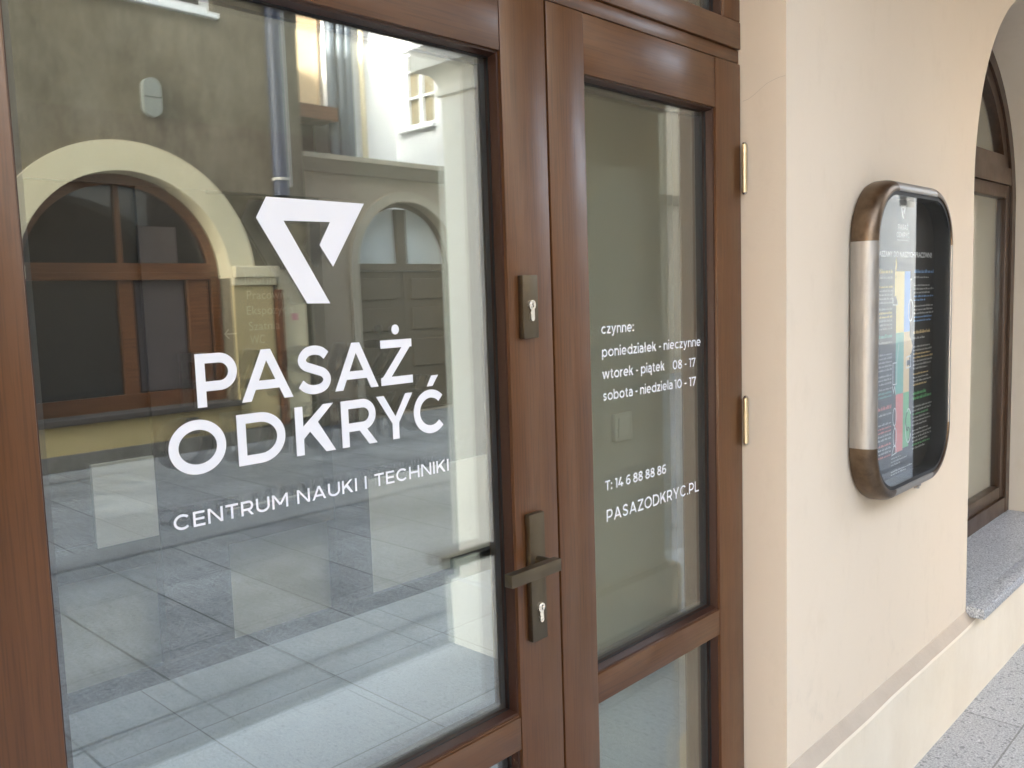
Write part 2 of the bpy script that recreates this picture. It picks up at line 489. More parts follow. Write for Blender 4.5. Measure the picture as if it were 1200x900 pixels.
def glyph(ch, w, t):
    q = []
    quad = lambda a, b, c, d: q.append([a, b, c, d])
    bar = lambda x0, x1, y0, y1: quad((x0, y0), (x1, y0), (x1, y1), (x0, y1))
    h = t / 2
    if ch == '.':
        q.append([(h * 1.15 + h * 1.15 * math.cos(a), h * 1.15 + h * 1.15 * math.sin(a)) for a in [2 * math.pi * i / 20 for i in range(20)]])
        return q
    if ch == 'A':
        hx = t * 1.10
        quad((0, 0), (hx, 0), (w / 2 + hx / 2, 1), (w / 2 - hx / 2, 1))
        quad((w - hx, 0), (w, 0), (w / 2 + hx / 2, 1), (w / 2 - hx / 2, 1))
        bar(w * 0.17, w * 0.83, 0.22, 0.22 + t * 0.92)
    elif ch in 'PR':
        bar(0, t, 0, 1)
        yb = (0.30 if ch == 'P' else 0.33) + h * 0.9
        ry = (1 - h - yb) / 2
        wx = w if ch == 'P' else w * 0.985
        cx = wx - h - ry * 1.05
        pts = [(h, 1 - h)] + arc(cx, yb + ry, ry * 1.05, ry, 90, -90, 22) + [(h, yb)]
        q.extend(band(pts, t * 0.97))
        if ch == 'R':
            hx = t * 1.16
            quad((w * 0.42, yb), (w * 0.42 + hx, yb), (w * 1.0, 0), (w * 1.0 - hx, 0))
    elif ch == 'S':
        cp = [(.95, .845), (.78, .955), (.52, 1.0), (.24, .95), (.075, .78), (.17, .62), (.5, .515), (.84, .40), (.945, .22), (.80, .055), (.48, 0), (.20, .05), (.0, .17)]
        q.extend(band(spline([(h + x * (w - t), h + y * (1 - t)) for x, y in cp]), t))
    elif ch == 'O':
        pts = arc(w / 2, 0.5, w / 2 - h, 0.51 - h, 0, 360, 56)[:-1]
        q.extend(band(pts, t, True))
    elif ch == 'C':
        q.extend(band(arc(w * 0.53, 0.5, w * 0.53 - h, 0.51 - h, 43, 317, 46), t))
    elif ch == 'D':
        bar(0, t, 0, 1)
        rx = min(w * 0.60, 0.56) - h
        pts = [(h, 1 - h)] + arc(w - h - rx, 0.5, rx, 0.5 - h, 90, -90, 30) + [(h, h)]
        q.extend(band(pts, t))
    elif ch == 'K':
        bar(0, t, 0, 1)
        hx = t * 1.35
        quad((t * 0.6, 0.26), (t * 0.6, 0.26 + hx * 1.05), (w * 0.985 - hx, 1), (w * 0.985, 1))
        quad((w * 0.33, 0.50), (w * 0.33 + hx * 0.86, 0.66), (w, 0), (w - hx * 0.95, 0))
    elif ch == 'Y':
        hx = t * 1.13
        bar(w / 2 - h, w / 2 + h, 0, 0.42)
        quad((0, 1), (w / 2 - h, 0.36), (w / 2 + h, 0.36), (hx, 1))
        quad((w, 1), (w - hx, 1), (w / 2 - h, 0.36), (w / 2 + h, 0.36))
    elif ch == 'Z':
        bar(0.02, w, 1 - t * 0.95, 1)
        bar(0, w, 0, t * 0.95)
        hx = t * 1.28
        quad((0, t * 0.6), (hx, t * 0.6), (w, 1 - t * 0.6), (w - hx, 1 - t * 0.6))
    elif ch == 'E':
        bar(0, t, 0, 1)
        bar(0, w, 0, t * 0.92); bar(0, w * 0.94, 0.5 - h * .92, 0.5 + h * .92); bar(0, w * 0.98, 1 - t * 0.92, 1)
    elif ch == 'N':
        bar(0, t, 0, 1); bar(w - t, w, 0, 1)
        quad((0, 1), (t * 1.1, 1), (w, 0), (w - t * 1.1, 0))
    elif ch == 'M':
        bar(0, t, 0, 1); bar(w - t, w, 0, 1)
        quad((0, 1), (t * 1.05, 1), (w / 2 + h * .9, 0.30), (w / 2 - h * .9, 0.22))
        quad((w, 1), (w - t * 1.05, 1), (w / 2 - h * .9, 0.30), (w / 2 + h * .9, 0.22))
    elif ch == 'T':
        bar(0, w, 1 - t * 0.95, 1); bar(w / 2 - h, w / 2 + h, 0, 1)
    elif ch == 'U':
        rx = w / 2 - h
        q.extend(band([(h, 1)] + arc(w / 2, 0.40, rx, 0.40 - h + 0.01, 180, 360, 26) + [(w - h, 1)], t))
    elif ch == 'I':
        bar(0, t, 0, 1)
    elif ch == 'H':
        bar(0, t, 0, 1); bar(w - t, w, 0, 1); bar(0, w, 0.5 - h * .95, 0.5 + h * .95)
    elif ch == 'L':
        bar(0, t, 0, 1); bar(0, w, 0, t * 0.95)
    return q

def flat_polys(bm, polys, y, cap=None, mi=0):
    """merge overlapping x-z polygons of one sign into faces at depth y"""
    if not polys:
        return
    vs, fs = [], []
    for p in polys:
        a = 0.0
        for i in range(len(p)):
            x1, z1 = p[i]; x2, z2 = p[(i + 1) % len(p)]
            a += x1 * z2 - x2 * z1
        pp = p if a > 0 else list(reversed(p))
        if len(p) == 4:                            # tight bends cross over: keep the hull of the piece
            pts_ = sorted(set(p))
            lo, hi = [], []
            for u in pts_:
                while len(lo) > 1 and (lo[-1][0] - lo[-2][0]) * (u[1] - lo[-2][1]) - (lo[-1][1] - lo[-2][1]) * (u[0] - lo[-2][0]) <= 0:
                    lo.pop()
                lo.append(u)
            for u in reversed(pts_):
                while len(hi) > 1 and (hi[-1][0] - hi[-2][0]) * (u[1] - hi[-2][1]) - (hi[-1][1] - hi[-2][1]) * (u[0] - hi[-2][0]) <= 0:
                    hi.pop()
                hi.append(u)
            pp = lo[:-1] + hi[:-1]
            if len(pp) < 3:
                continue
        fs.append(list(range(len(vs), len(vs) + len(pp))))
        vs.extend(Vector((x * 100, z * 100)) for x, z in pp)
    ov, oe, of, _, _, orf = delaunay_2d_cdt(vs, [], fs, 0, 1e-5)
    bv = {}
    for f, o in zip(of, orf):
        if not o:
            continue
        tri = []
        for i in f:
            if i not in bv:
                bv[i] = bm.verts.new((ov[i].x / 100, y, ov[i].y / 100))
            tri.append(bv[i])
        try:
            nf = bm.faces.new(tri)
            nf.material_index = mi
            nf.normal_update()
            if nf.normal.y > 0:
                nf.normal_flip()
        except ValueError:
            pass

def place(polys, x, z, s):
    return [[(x + a * s, z + b * s) for a, b in p] for p in polys]

def word_polys(text, x0, x1, z, cap, t, track=0.17, space=0.62):
    """capital letters set from x0 to x1 (letter widths scaled to fit)"""
    wsum = sum((GW.get(c, 0) if c not in '. I' else (t if c == 'I' else (t * 1.15 if c == '.' else 0))) for c in text)
    gaps = sum(track for a, b in zip(text, text[1:]) if a != ' ' and b != ' ') + space * text.count(' ')
    fixed = gaps + sum(t if c == 'I' else (t * 1.15 if c == '.' else 0) for c in text)
    k = ((x1 - x0) / cap - fixed) / (wsum - sum(t if c == 'I' else (t * 1.15 if c == '.' else 0) for c in text))
    out, x = [], 0.0
    for i, c in enumerate(text):
        if c == ' ':
            x += space
            continue
        w = t if c == 'I' else (t * 1.15 if c == '.' else GW[c] * k)
        out.extend(place(glyph(c, w, t), x0 + x * cap, z, cap))
        x += w
        if i + 1 < len(text) and text[i + 1] != ' ':
            x += track
    return out

XH, ASC, DSC = 0.745, 1.03, -0.27

def small_glyph(ch, t):
    """lower-case letters and figures in cap-height units: polygons and width"""
    q = []
    h = t / 2
    bar = lambda x0, x1, y0, y1: q.append([(x0, y0), (x1, y0), (x1, y1), (x0, y1)])
    quad = lambda *p: q.append(list(p))
    dot = lambda x, y, r: q.append([(x + r * math.cos(2 * math.pi * i / 18), y + r * math.sin(2 * math.pi * i / 18)) for i in range(18)])
    ring = lambda cx, rx: q.extend(band(arc(cx, XH / 2, rx - h, XH / 2 - h + 0.012, 0, 360, 36)[:-1], t, True))
    if ch == 'o':
        w = 0.82; ring(w / 2, w / 2)
    elif ch == 'c':
        w = 0.70; q.extend(band(arc(0.40, XH / 2, 0.40 - h, XH / 2 - h + 0.012, 46, 314, 32), t))
    elif ch == 'e':
        w = 0.78; q.extend(band(arc(w / 2, XH / 2, w / 2 - h, XH / 2 - h + 0.012, 0, 312, 34), t)); bar(h, w - h * 0.4, XH / 2 - h * 0.95, XH / 2 + h * 0.85)
    elif ch in 'pbd':
        w = 0.80
        if ch == 'd':
            ring(0.40, 0.40); bar(w - t, w, 0, ASC)
        else:
            ring(w - 0.40, 0.40); bar(0, t, DSC if ch == 'p' else 0, XH if ch == 'p' else ASC)
    elif ch in 'a\u0105':
        w = 0.64
        q.extend(band(spline([(0.09, XH - 0.135), (0.19, XH - 0.075), (0.34, XH - h + 0.008), (0.49, XH - 0.11), (w - h, XH - 0.27), (w - h, 0.30)]), t))
        bar(w - t, w, 0, 0.34)
        q.extend(band([(w - h, 0.435), (0.34, 0.435)] + spline([(0.34, 0.435), (0.16, 0.40), (h, 0.225), (0.15, 0.07), (0.31, h - 0.008), (0.46, 0.075), (w - h, 0.23)])[1:], t * 0.92))
        if ch != 'a':
            q.extend(band(spline([(w - h, 0.01), (w - 0.15, -0.10), (w - 0.12, -0.21), (w + 0.02, -0.215)]), t * 0.78))
    elif ch == 'n':
        w = 0.68; bar(0, t, 0, XH); q.extend(band(arc(w / 2, XH - 0.30, w / 2 - h, 0.30 - h + 0.012, 180, 0, 20) + [(w - h, 0)], t))
    elif ch == 'r':
        w = 0.42; bar(0, t, 0, XH); q.extend(band(arc(0.42, XH - 0.34, 0.42 - h, 0.34 - h + 0.005, 180, 92, 12), t))
    elif ch == 'z':
        w = 0.60; bar(0.02, w - 0.02, XH - t * 0.92, XH); bar(0, w, 0, t * 0.92)
        quad((0, t * 0.6), (t * 1.2, t * 0.6), (w - 0.02, XH - t * 0.6), (w - 0.02 - t * 1.2, XH - t * 0.6))
    elif ch == 's':
        w = 0.58
        cp = [(.93, .845), (.76, .955), (.50, 1.0), (.24, .95), (.09, .77), (.19, .61), (.5, .515), (.82, .41), (.93, .22), (.78, .055), (.46, 0), (.20, .05), (.02, .15)]
        q.extend(band(spline([(h + x * (w - t), h + y * (XH - t)) for x, y in cp]), t * 0.95))
    elif ch == 'y':
        w = 0.72; hx = t * 1.1
        quad((0, XH), (w / 2 - h * 0.9, 0.0), (w / 2 + h * 0.9, 0.0), (hx, XH))
        quad((w, XH), (w - hx, XH), (w * 0.36 - hx * 0.5, -0.18), (w * 0.36 + hx * 0.5, -0.14))
        q.extend(band(spline([(w * 0.37, -0.15), (w * 0.27, DSC + h), (0.06, DSC + h + 0.03)]), t))
    elif ch == 'w':
        w = 1.12; hx = t * 1.05
        for a, b in ((0, w * 0.27), (w * 0.5 - h, w * 0.73)):
            quad((a, XH), (b - h * 0.9, 0), (b + h * 0.9, 0), (a + hx, XH))
        for a, b in ((w * 0.5 + h, w * 0.27), (w, w * 0.73)):
            quad((a, XH), (a - hx, XH), (b - h * 0.9, 0), (b + h * 0.9, 0))
    elif ch == 'k':
        w = 0.66; bar(0, t, 0, ASC); hx = t * 1.3
        quad((t * 0.6, 0.20), (t * 0.6, 0.20 + hx), (w * 0.96 - hx, XH), (w * 0.96, XH))
        quad((w * 0.34, 0.42), (w * 0.34 + hx * 0.7, 0.54), (w, 0), (w - hx, 0))
    elif ch == 't':
        w = 0.44; x = 0.11 + h
        q.extend(band([(x, 0.92), (x, 0.20)] + spline([(x, 0.20), (x + 0.045, 0.085), (x + 0.14, h), (w, 0.085)])[1:], t)); bar(0, w * 0.95, XH - t * 0.9, XH)
    elif ch == 'i':
        w = t; bar(0, t, 0, XH); dot(h, 0.985, t * 0.64)
    elif ch == 'l':
        w = t; bar(0, t, 0, ASC)
    elif ch == '\u0142':
        w = t + 0.17; bar(0.085, 0.085 + t, 0, ASC); quad((0, 0.40), (w, 0.56), (w, 0.56 + t * 0.9), (0, 0.40 + t * 0.9))
    elif ch == ':':
        w = t * 1.3; dot(w / 2, t * 0.65, t * 0.65); dot(w / 2, XH - t * 0.75, t * 0.65)
    elif ch == '-':
        w = 0.34; bar(0, w, 0.33, 0.33 + t * 0.9)
    elif ch == 'T':
        w = 0.80; bar(0, w, 1 - t * 0.95, 1); bar(w / 2 - h, w / 2 + h, 0, 1)
    elif ch == '0':
        w = 0.80; q.extend(band(arc(w / 2, 0.5, w / 2 - h, 0.51 - h, 0, 360, 36)[:-1], t, True))
    elif ch == '1':
        w = 0.36; bar(w - t, w, 0, 1); bar(0, w - h, 1 - t * 0.9, 1)
    elif ch == '4':
        w = 0.84; bar(0, w, 0.20, 0.20 + t * 0.92); bar(w * 0.70 - h, w * 0.70 + h, 0, 0.48); quad((0, 0.24), (t * 1.2, 0.24), (w * 0.66, 1), (w * 0.66 - t * 1.25, 1))
    elif ch == '6':
        w = 0.74; q.extend(band(arc(w / 2, 0.315, w / 2 - h, 0.315 - h + 0.01, 0, 360, 32)[:-1], t, True))
        q.extend(band(spline([(h, 0.32), (h + 0.01, 0.56), (0.20, 0.84), (0.44, 1 - h + 0.005), (w - 0.07, 0.885)]), t))
    elif ch == '7':
        w = 0.74; bar(0, w, 1 - t * 0.95, 1); bar(0, t * 0.95, 0.76, 1); quad((w * 0.26, 0), (w * 0.26 + t * 1.12, 0), (w, 1 - t * 0.5), (w - t * 1.15, 1 - t * 0.5))
    elif ch == '8':
        w = 0.76
        q.extend(band(arc(w / 2, 0.275, w / 2 - h, 0.275 - h + 0.012, 0, 360, 30)[:-1], t, True))
        q.extend(band(arc(w / 2, 0.755, w / 2 - h - 0.045, 0.255 - h, 0, 360, 30)[:-1], t, True))
    else:
        w = 0.3
    return q, w

def line_polys(text, x0, x1, z, cap, t, track=0.12, space=0.35):
    out, x = [], 0.0
    for c in text:
        if c == ' ':
            x += space
            continue
        g, w = small_glyph(c, t)
        out.extend([[(x + a, b) for a, b in p] for p in g])
        x += w + track
    k = (x1 - x0) / (x - track)
    return [[(x0 + a * k, z + b * cap) for a, b in p] for p in out]

def font_bm(bm, text, x0, x1, z, em, y, offset=0.0, mi=0):
    """lower-case lettering from the built-in typeface, fitted between x0 and x1"""
    cu = bpy.data.curves.new('lettering', 'FONT')
    cu.body = text
    cu.size = 1.0
    cu.offset = offset
    cu.resolution_u = 5
    to = bpy.data.objects.new('lettering', cu)
    C.objects.link(to)
    dg = bpy.context.evaluated_depsgraph_get()
    me = bpy.data.meshes.new_from_object(to.evaluated_get(dg))
    bpy.data.objects.remove(to)
    bpy.data.curves.remove(cu)
    if not me.vertices:
        return
    mn = min(v.co.x for v in me.vertices); mx = max(v.co.x for v in me.vertices)
    sx = (x1 - x0) / (mx - mn) if x1 is not None else em
    vs = [bm.verts.new((x0 + (v.co.x - mn) * sx, y, z + v.co.y * em)) for v in me.vertices]
    for p in me.polygons:
        try:
            f = bm.faces.new([vs[i] for i in p.vertices])
            f.material_index = mi
            f.normal_update()
            if f.normal.y > 0:
                f.normal_flip()
        except ValueError:
            pass
    bpy.data.meshes.remove(me)

# ================================================================== SETTING
# ground: one large sheet, the arcade floor 4 mm above, the drain bands 4 mm above that
bm = bmesh.new()
vs = [bm.verts.new(p) for p in ((-400, -400, -0.004), (400, -400, -0.004), (400, 400, -0.004), (-400, 400, -0.004))]
bm.faces.new(vs)
link('street_pavement', bm, 'streetpave', kind='structure')
bm = bmesh.new()
bm.faces.new([bm.verts.new(p) for p in ((-14, -1.72, 0), (26, -1.72, 0), (26, -0.02, 0), (-14, -0.02, 0))])
link('arcade_pavement', bm, 'paving', kind='structure')
bm = bmesh.new()
for y0, y1 in ((-2.062, -2.050), (-2.025, -2.012), (-1.765, -1.752), (-1.735, -1.722), (-4.70, -4.34), (-7.35, -7.24)):
    bm.faces.new([bm.verts.new(p) for p in ((-14, y0, 0.002), (26, y0, 0.002), (26, y1, 0.002), (-14, y1, 0.002))])
link('gutter_paving', bm, 'kerb', kind='structure')

# lobby behind the door
bm = bmesh.new()
bm.faces.new([bm.verts.new(p) for p in ((-1.2, -0.02, 0.003), (6.4, -0.02, 0.003), (6.4, 3.0, 0.003), (-1.2, 3.0, 0.003))])
link('lobby_floor', bm, 'floor', kind='structure')
bm = bmesh.new()
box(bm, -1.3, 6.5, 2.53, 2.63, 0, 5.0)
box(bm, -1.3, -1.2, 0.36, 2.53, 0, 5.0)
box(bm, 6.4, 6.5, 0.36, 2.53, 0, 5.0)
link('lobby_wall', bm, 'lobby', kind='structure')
link('lobby_partition', nb(1.50, 1.9825, 0.20, 0.26, 0.004, 2.78), 'partition', kind='structure')
link('lobby_lit_band', nb(-1.19, 6.39, 2.515, 2.5295, 0.004, 0.64), 'lit_band', kind='structure')  # added pale band imitating light on the lower lobby wall
link('lobby_ceiling', nb(-1.2, 1.5, 0.36, 2.53, 3.1, 3.2), 'lobby_ceiling', kind='structure')  # stops short: unseen opening added so sky light fills the lobby

# ================================================================== THE ARCADED BUILDING
DX1 = 1.984                      # right side of the door opening
passage = thing('arcade_building', 'cream plastered arcade building holding the glazed entrance and the arched window', 'building')
NX, NZ, NR = 4.215, 1.89, 0.805  # window niche arch
niche = [(NX - NR, 0.33), (NX + NR, 0.33)] + arc(NX, NZ, NR, NR, 0, 180, 48)
outer = [(-6, 0.0), (0.20, 0.0), (0.20, 2.80), (DX1, 2.80), (DX1, 0.0), (12, 0.0), (12, 3.715), (-6, 3.715)]
bm = bmesh.new()
prism_xz(bm, outer, [niche], -0.117, 0.35)
link('wall', bm, 'cream', passage)
# plinth with sloping ledge
def plinth(x0, x1):
    bm = bmesh.new()
    sec = [(-0.117, 0.0), (-0.146, 0.0), (-0.146, 0.298), (-0.1425, 0.306), (-0.119, 0.341), (-0.1165, 0.342)]
    n = max(2, int((x1 - x0) / 0.09))
    rows = []
    for i in range(n + 1):
        x = x0 + (x1 - x0) * i / n
        j = random.uniform(-0.0016, 0.0016) if 0 < i < n else 0
        rows.append([bm.verts.new((x, y + (j * 0.5 if k in (1, 2, 3) else 0), z + (j if k in (2, 3) else 0))) for k, (y, z) in enumerate(sec)])
    for a, b in zip(rows, rows[1:]):
        for k in range(len(sec) - 1):
            f = bm.faces.new((a[k], b[k], b[k + 1], a[k + 1]))
            f.material_index = 1 if k >= 3 else 0
    bm.faces.new(rows[0]); bm.faces.new(list(reversed(rows[-1])))
    bmesh.ops.recalc_face_normals(bm, faces=bm.faces[:])
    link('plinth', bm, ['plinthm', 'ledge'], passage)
plinth(DX1 + 0.0015, 12)
plinth(-6, 0.1985)
link('vault', nb(-16, 14, -1.70, 0.35, 3.72, 3.9), 'ceiling', passage)

bm = bmesh.new()
cr = [(-0.004, 2.010), (-0.020, 2.013), (-0.034, 2.020), (-0.052, 2.031), (-0.066, 2.040), (-0.082, 2.045), (-0.098, 2.049), (-0.1155, 2.050)]
for (ya, za), (yb, zb) in zip(cr, cr[1:]):
    bm.faces.new([bm.verts.new(q) for q in ((DX1 - 0.0006, ya, za - 0.0004), (DX1 - 0.0006, yb, zb - 0.0004), (DX1 - 0.0006, yb, zb + 0.0004), (DX1 - 0.0006, ya, za + 0.0004))])
bmesh.ops.remove_doubles(bm, verts=bm.verts[:], dist=0.0001)
link('hairline_crack', bm, 'ledge', passage)

# arcade front on piers (pier faces 2.58..3.36) and storeys above
PX0, PX1, PY0, PY1 = 2.582, 3.355, -1.68, -1.065
LB = -0.92
out = [(-16, 0), (LB, 0), (LB, 2.58)] + arc((LB + PX0) / 2, 2.58, (PX0 - LB) / 2, 0.95, 180, 0, 40)[1:-1] + [(PX0, 2.58), (PX0, 0), (PX1, 0), (PX1, 2.58)]
out += arc((PX1 + 7.06) / 2, 2.58, (7.06 - PX1) / 2, 0.95, 180, 0, 32)[1:-1] + [(7.06, 2.58), (7.06, 0), (7.1, 0), (7.1, 12), (-16, 12)]
upper_w = []
for wx in (-6.2, -3.9, -1.6, 0.7, 3.0, 5.3):
    upper_w.append([(wx, 5.5), (wx + 1.0, 5.5), (wx + 1.0, 7.4), (wx, 7.4)])
bm = bmesh.new()
prism_xz(bm, out, upper_w, PY0, PY1)
link('facade', bm, 'pier', passage)
for w in upper_w:
    x0, x1 = w[0][0], w[1][0]
    bm = bmesh.new()
    frame_xz(bm, x0, x1, 5.5, 7.4, 0.07, PY0 + 0.08, PY0 + 0.14)
    box(bm, (x0 + x1) / 2 - 0.03, (x0 + x1) / 2 + 0.03, PY0 + 0.082, PY0 + 0.138, 5.57, 7.33)
    wf = link('upper_window', bm, 'white_paint', passage)
    link('window_pane', nb(x0 + 0.07, x1 - 0.07, PY0 + 0.10, PY0 + 0.106, 5.57, 7.33), 'darkpane', wf)
for x0, x1 in ((PX0, PX1),):
    bm = bmesh.new()
    ring_loft(bm, x0 + 0.004, x1 - 0.004, PY0 + 0.004, PY1 - 0.004, [(0.03, 0.0), (0.035, 0.27), (0.03, 0.30), (0.002, 0.315)])
    link('pier_base', bm, 'pier', passage)
    bm = bmesh.new()
    prof = [(0.002, 2.405), (0.022, 2.41), (0.022, 2.435), (0.012, 2.437)] + [(0.012 + 0.075 * (1 - math.cos(R(a))), 2.437 + 0.075 * math.sin(R(a))) for a in range(10, 91, 10)] + [(0.094, 2.515), (0.094, 2.60), (0.002, 2.602)]
    ring_loft(bm, x0 + 0.004, x1 - 0.004, PY0 + 0.004, PY1 - 0.004, prof)
    link('impost', bm, 'pier', passage)

nbh = thing('neighbour_house', 'dark grey stone corner of the next house along the arcade, mirrored in the notice board', 'building')
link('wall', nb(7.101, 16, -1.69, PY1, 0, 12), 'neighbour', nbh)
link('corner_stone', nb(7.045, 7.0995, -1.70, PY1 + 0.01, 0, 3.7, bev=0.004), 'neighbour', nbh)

# light switch on the partition close behind the narrow leaf
ls_ = thing('light_switch', 'square pale light switch on the wall behind the pane, below the opening hours', 'light switch')
link('switch_frame', nb(1.700, 1.772, 0.188, 0.1995, 1.191, 1.260, bev=0.003), 'switchpale', ls_, True)
bm = nb(1.709, 1.763, 0.1835, 0.1875, 1.200, 1.251, bev=0.0015)
for v in bm.verts:                                  # rocker pressed in at its lower edge
    v.co.y += (1.2255 - v.co.z) * 0.06
link('rocker', bm, 'switchpale', ls_, True)

# ================================================================== ENTRANCE DOORS
Y0, Y1 = 0.0, 0.072
GY = 0.030
def stile(parent, x0, x1, z0, z1):
    link('stile', nb(x0, x1, Y0, Y1, z0, z1, bev=0.0022), 'wood_v', parent, True)

def rail(parent, x0, x1, z0, z1):
    link('rail', nb(x0 + 0.0004, x1 - 0.0004, Y0 + 0.0012, Y1 - 0.0012, z0, z1, bev=0.0022), 'wood_h', parent, True)

def glazing(parent, x0, x1, z0, z1):
    """bead, gasket and a double pane set in the opening x0..x1, z0..z1"""
    bm = bmesh.new()
    # sloping bead: from the face edge back to the glass
    w = 0.0065
    o = [(x0 - 0.002, z0 - 0.002), (x1 + 0.002, z0 - 0.002), (x1 + 0.002, z1 + 0.002), (x0 - 0.002, z1 + 0.002)]
    i1 = [(x0 + 0.0035, z0 + 0.0035), (x1 - 0.0035, z0 + 0.0035), (x1 - 0.0035, z1 - 0.0035), (x0 + 0.0035, z1 - 0.0035)]
    i2 = [(x0 + w, z0 + w), (x1 - w, z0 + w), (x1 - w, z1 - w), (x0 + w, z1 - w)]
    loops = [(o, 0.007), (i1, 0.0085), (i2, GY - 0.006), (i2, GY + 0.030), (o, GY + 0.031)]
    rows = [[bm.verts.new((p[0], y, p[1])) for p in lp] for lp, y in loops]
    for a, b in zip(rows, rows[1:]):
        for k in range(4):
            f = bm.faces.new((a[k], a[(k + 1) % 4], b[(k + 1) % 4], b[k]))
    bmesh.ops.recalc_face_normals(bm, faces=bm.faces[:])
    link('glazing_bead', bm, 'wood_dark', parent)
    g0 = w - 0.001
    bm = bmesh.new()
    frame_xz(bm, x0 + g0, x1 - g0, z0 + g0, z1 - g0, 0.0022, GY - 0.005, GY - 0.0006)
    link('gasket', bm, 'gasket', parent)
    gx0, gx1, gz0, gz1 = x0 + 0.0035, x1 - 0.0035, z0 + 0.0035, z1 - 0.0035
    bm = bmesh.new()
    box(bm, gx0, gx1, GY, GY + 0.004, gz0, gz1)
    box(bm, gx0, gx1, GY + 0.020, GY + 0.024, gz0, gz1)
    gp = link('glass_pane', bm, 'glass', parent)
    bm = bmesh.new()
    frame_xz(bm, gx0 + 0.004, gx1 - 0.004, gz0 + 0.004, gz1 - 0.004, 0.011, GY + 0.0048, GY + 0.0192)
    link('spacer', bm, 'spacer', gp)
    return gp

def keyhole(parent, x, z, y):
    """euro profile cylinder: round head over a slim foot, with a dark key slot"""
    bm = bmesh.new()
    r, w = 0.0088, 0.0048
    a0 = math.degrees(math.asin(w / r))
    pts = arc(x, z, r, r, -90 + a0, 270 - a0, 26) + arc(x, z - 0.0245, w, w, 180, 360, 10)
    prism_xz(bm, pts, [], y - 0.0045, y)
    kc = link('lock_cylinder', bm, 'chrome', parent, True)
    bm = bmesh.new()
    cyl(bm, (x, y - 0.0052, z), (x, y - 0.0044, z), 0.0062, 20)
    link('plug', bm, 'chrome', kc, True)
    bm = bmesh.new()
    prism_xz(bm, [(x - 0.0007, z - 0.0045), (x + 0.0012, z - 0.0045), (x + 0.0010, z - 0.001), (x + 0.0002, z), (x + 0.0010, z + 0.002), (x + 0.0006, z + 0.0045), (x - 0.0009, z + 0.0045), (x - 0.0012, z + 0.001)], [], y - 0.0056, y - 0.0050)
    link('key_slot', bm, 'black', kc)

LX0, LX1 = 0.215, 1.2615
wide = thing('glazed_door', 'wide glazed wooden door leaf lettered CENTRUM NAUKI I TECHNIKI, with lever handle', 'door')
stile(wide, LX0, 0.345, 0.03, 2.097)
stile(wide, 1.142, LX1, 0.03, 2.097)
rail(wide, 0.345, 1.142, 1.985, 2.097)
rail(wide, 0.345, 1.142, 0.698, 0.762)
rail(wide, 0.345, 1.142, 0.035, 0.22)
link('bead_ledge', nb(0.347, 1.140, 0.004, 0.026, 0.7625, 0.766, bev=0.001), 'wood_h', wide)
big_pane = glazing(wide, 0.345, 1.142, 0.766, 1.985)
glazing(wide, 0.345, 1.142, 0.22, 0.698)

RX0, RX1 = 1.2665, 1.981
narrow = thing('glazed_door', 'narrow glazed wooden door leaf lettered with opening hours, brass hinged to the reveal', 'door')
stile(narrow, RX0, 1.376, 0.03, 2.097)
stile(narrow, 1.866, RX1 - 0.001, 0.03, 2.097)
rail(narrow, 1.376, 1.866, 1.982, 2.097)
rail(narrow, 1.376, 1.866, 0.700, 0.764)
rail(narrow, 1.376, 1.866, 0.035, 0.22)
hours_pane = glazing(narrow, 1.376, 1.866, 0.764, 1.982)
glazing(narrow, 1.376, 1.866, 0.22, 0.700)
for zc in (1.848, 1.226, 0.16):
    bm = bmesh.new()
    for a, b in ((-0.0565, -0.0285), (-0.0272, 0.0272), (0.0285, 0.0565)):
        cyl(bm, (1.9755, -0.0125, zc + a), (1.9755, -0.0125, zc + b), 0.0066, 20)
    cyl(bm, (1.9755, -0.0125, zc - 0.058), (1.9755, -0.0125, zc + 0.058), 0.0052, 16)
    bmesh.ops.recalc_face_normals(bm, faces=bm.faces[:])
    hg = link('hinge', bm, 'brass', narrow, True)
    bm = bmesh.new()
    cyl(bm, (1.9755, -0.0125, zc + 0.058), (1.9755, -0.0125, zc + 0.063), 0.0070, 16, 0.003)
    link('hinge_cap', bm, 'chrome', hg, True)
    bm = bmesh.new()
    cyl(bm, (1.9755, -0.0125, zc - 0.058), (1.9755, -0.0125, zc - 0.063), 0.0070, 16, 0.003)
    link('hinge_cap', bm, 'chrome', hg, True)

# hardware on the wide leaf
bm = nb(1.166, 1.2075, -0.0135, -0.0008, 0.9035, 1.149, bev=0.0012)
hp = link('handle_plate', bm, 'bronze', wide, True)
keyhole(hp, 1.1885, 0.968, -0.0135)
bm = bmesh.new()
cyl(bm, (1.1865, -0.0130, 1.0575), (1.1865, -0.05, 1.0575), 0.0105, 28)
box(bm, 1.0635, 1.1965, -0.0625, -0.0440, 1.0460, 1.0695, bev=0.0012)
bmesh.ops.recalc_face_normals(bm, faces=bm.faces[:])
link('lever_handle', bm, 'bronze', wide, True)
bm = nb(1.167, 1.2075, -0.0135, -0.0008, 1.4775, 1.593, bev=0.0012)
lp = link('lock_plate', bm, 'bronze', wide, True)
keyhole(lp, 1.1875, 1.5385, -0.0135)
bm = bmesh.new()
cyl(bm, (1.1900, 0.0725, 1.05), (1.1900, 0.12, 1.05), 0.010, 20)
box(bm, 1.089, 1.20, 0.108, 0.126, 1.0385, 1.0605, bev=0.0012)
link('inner_lever', bm, 'black', wide, True)

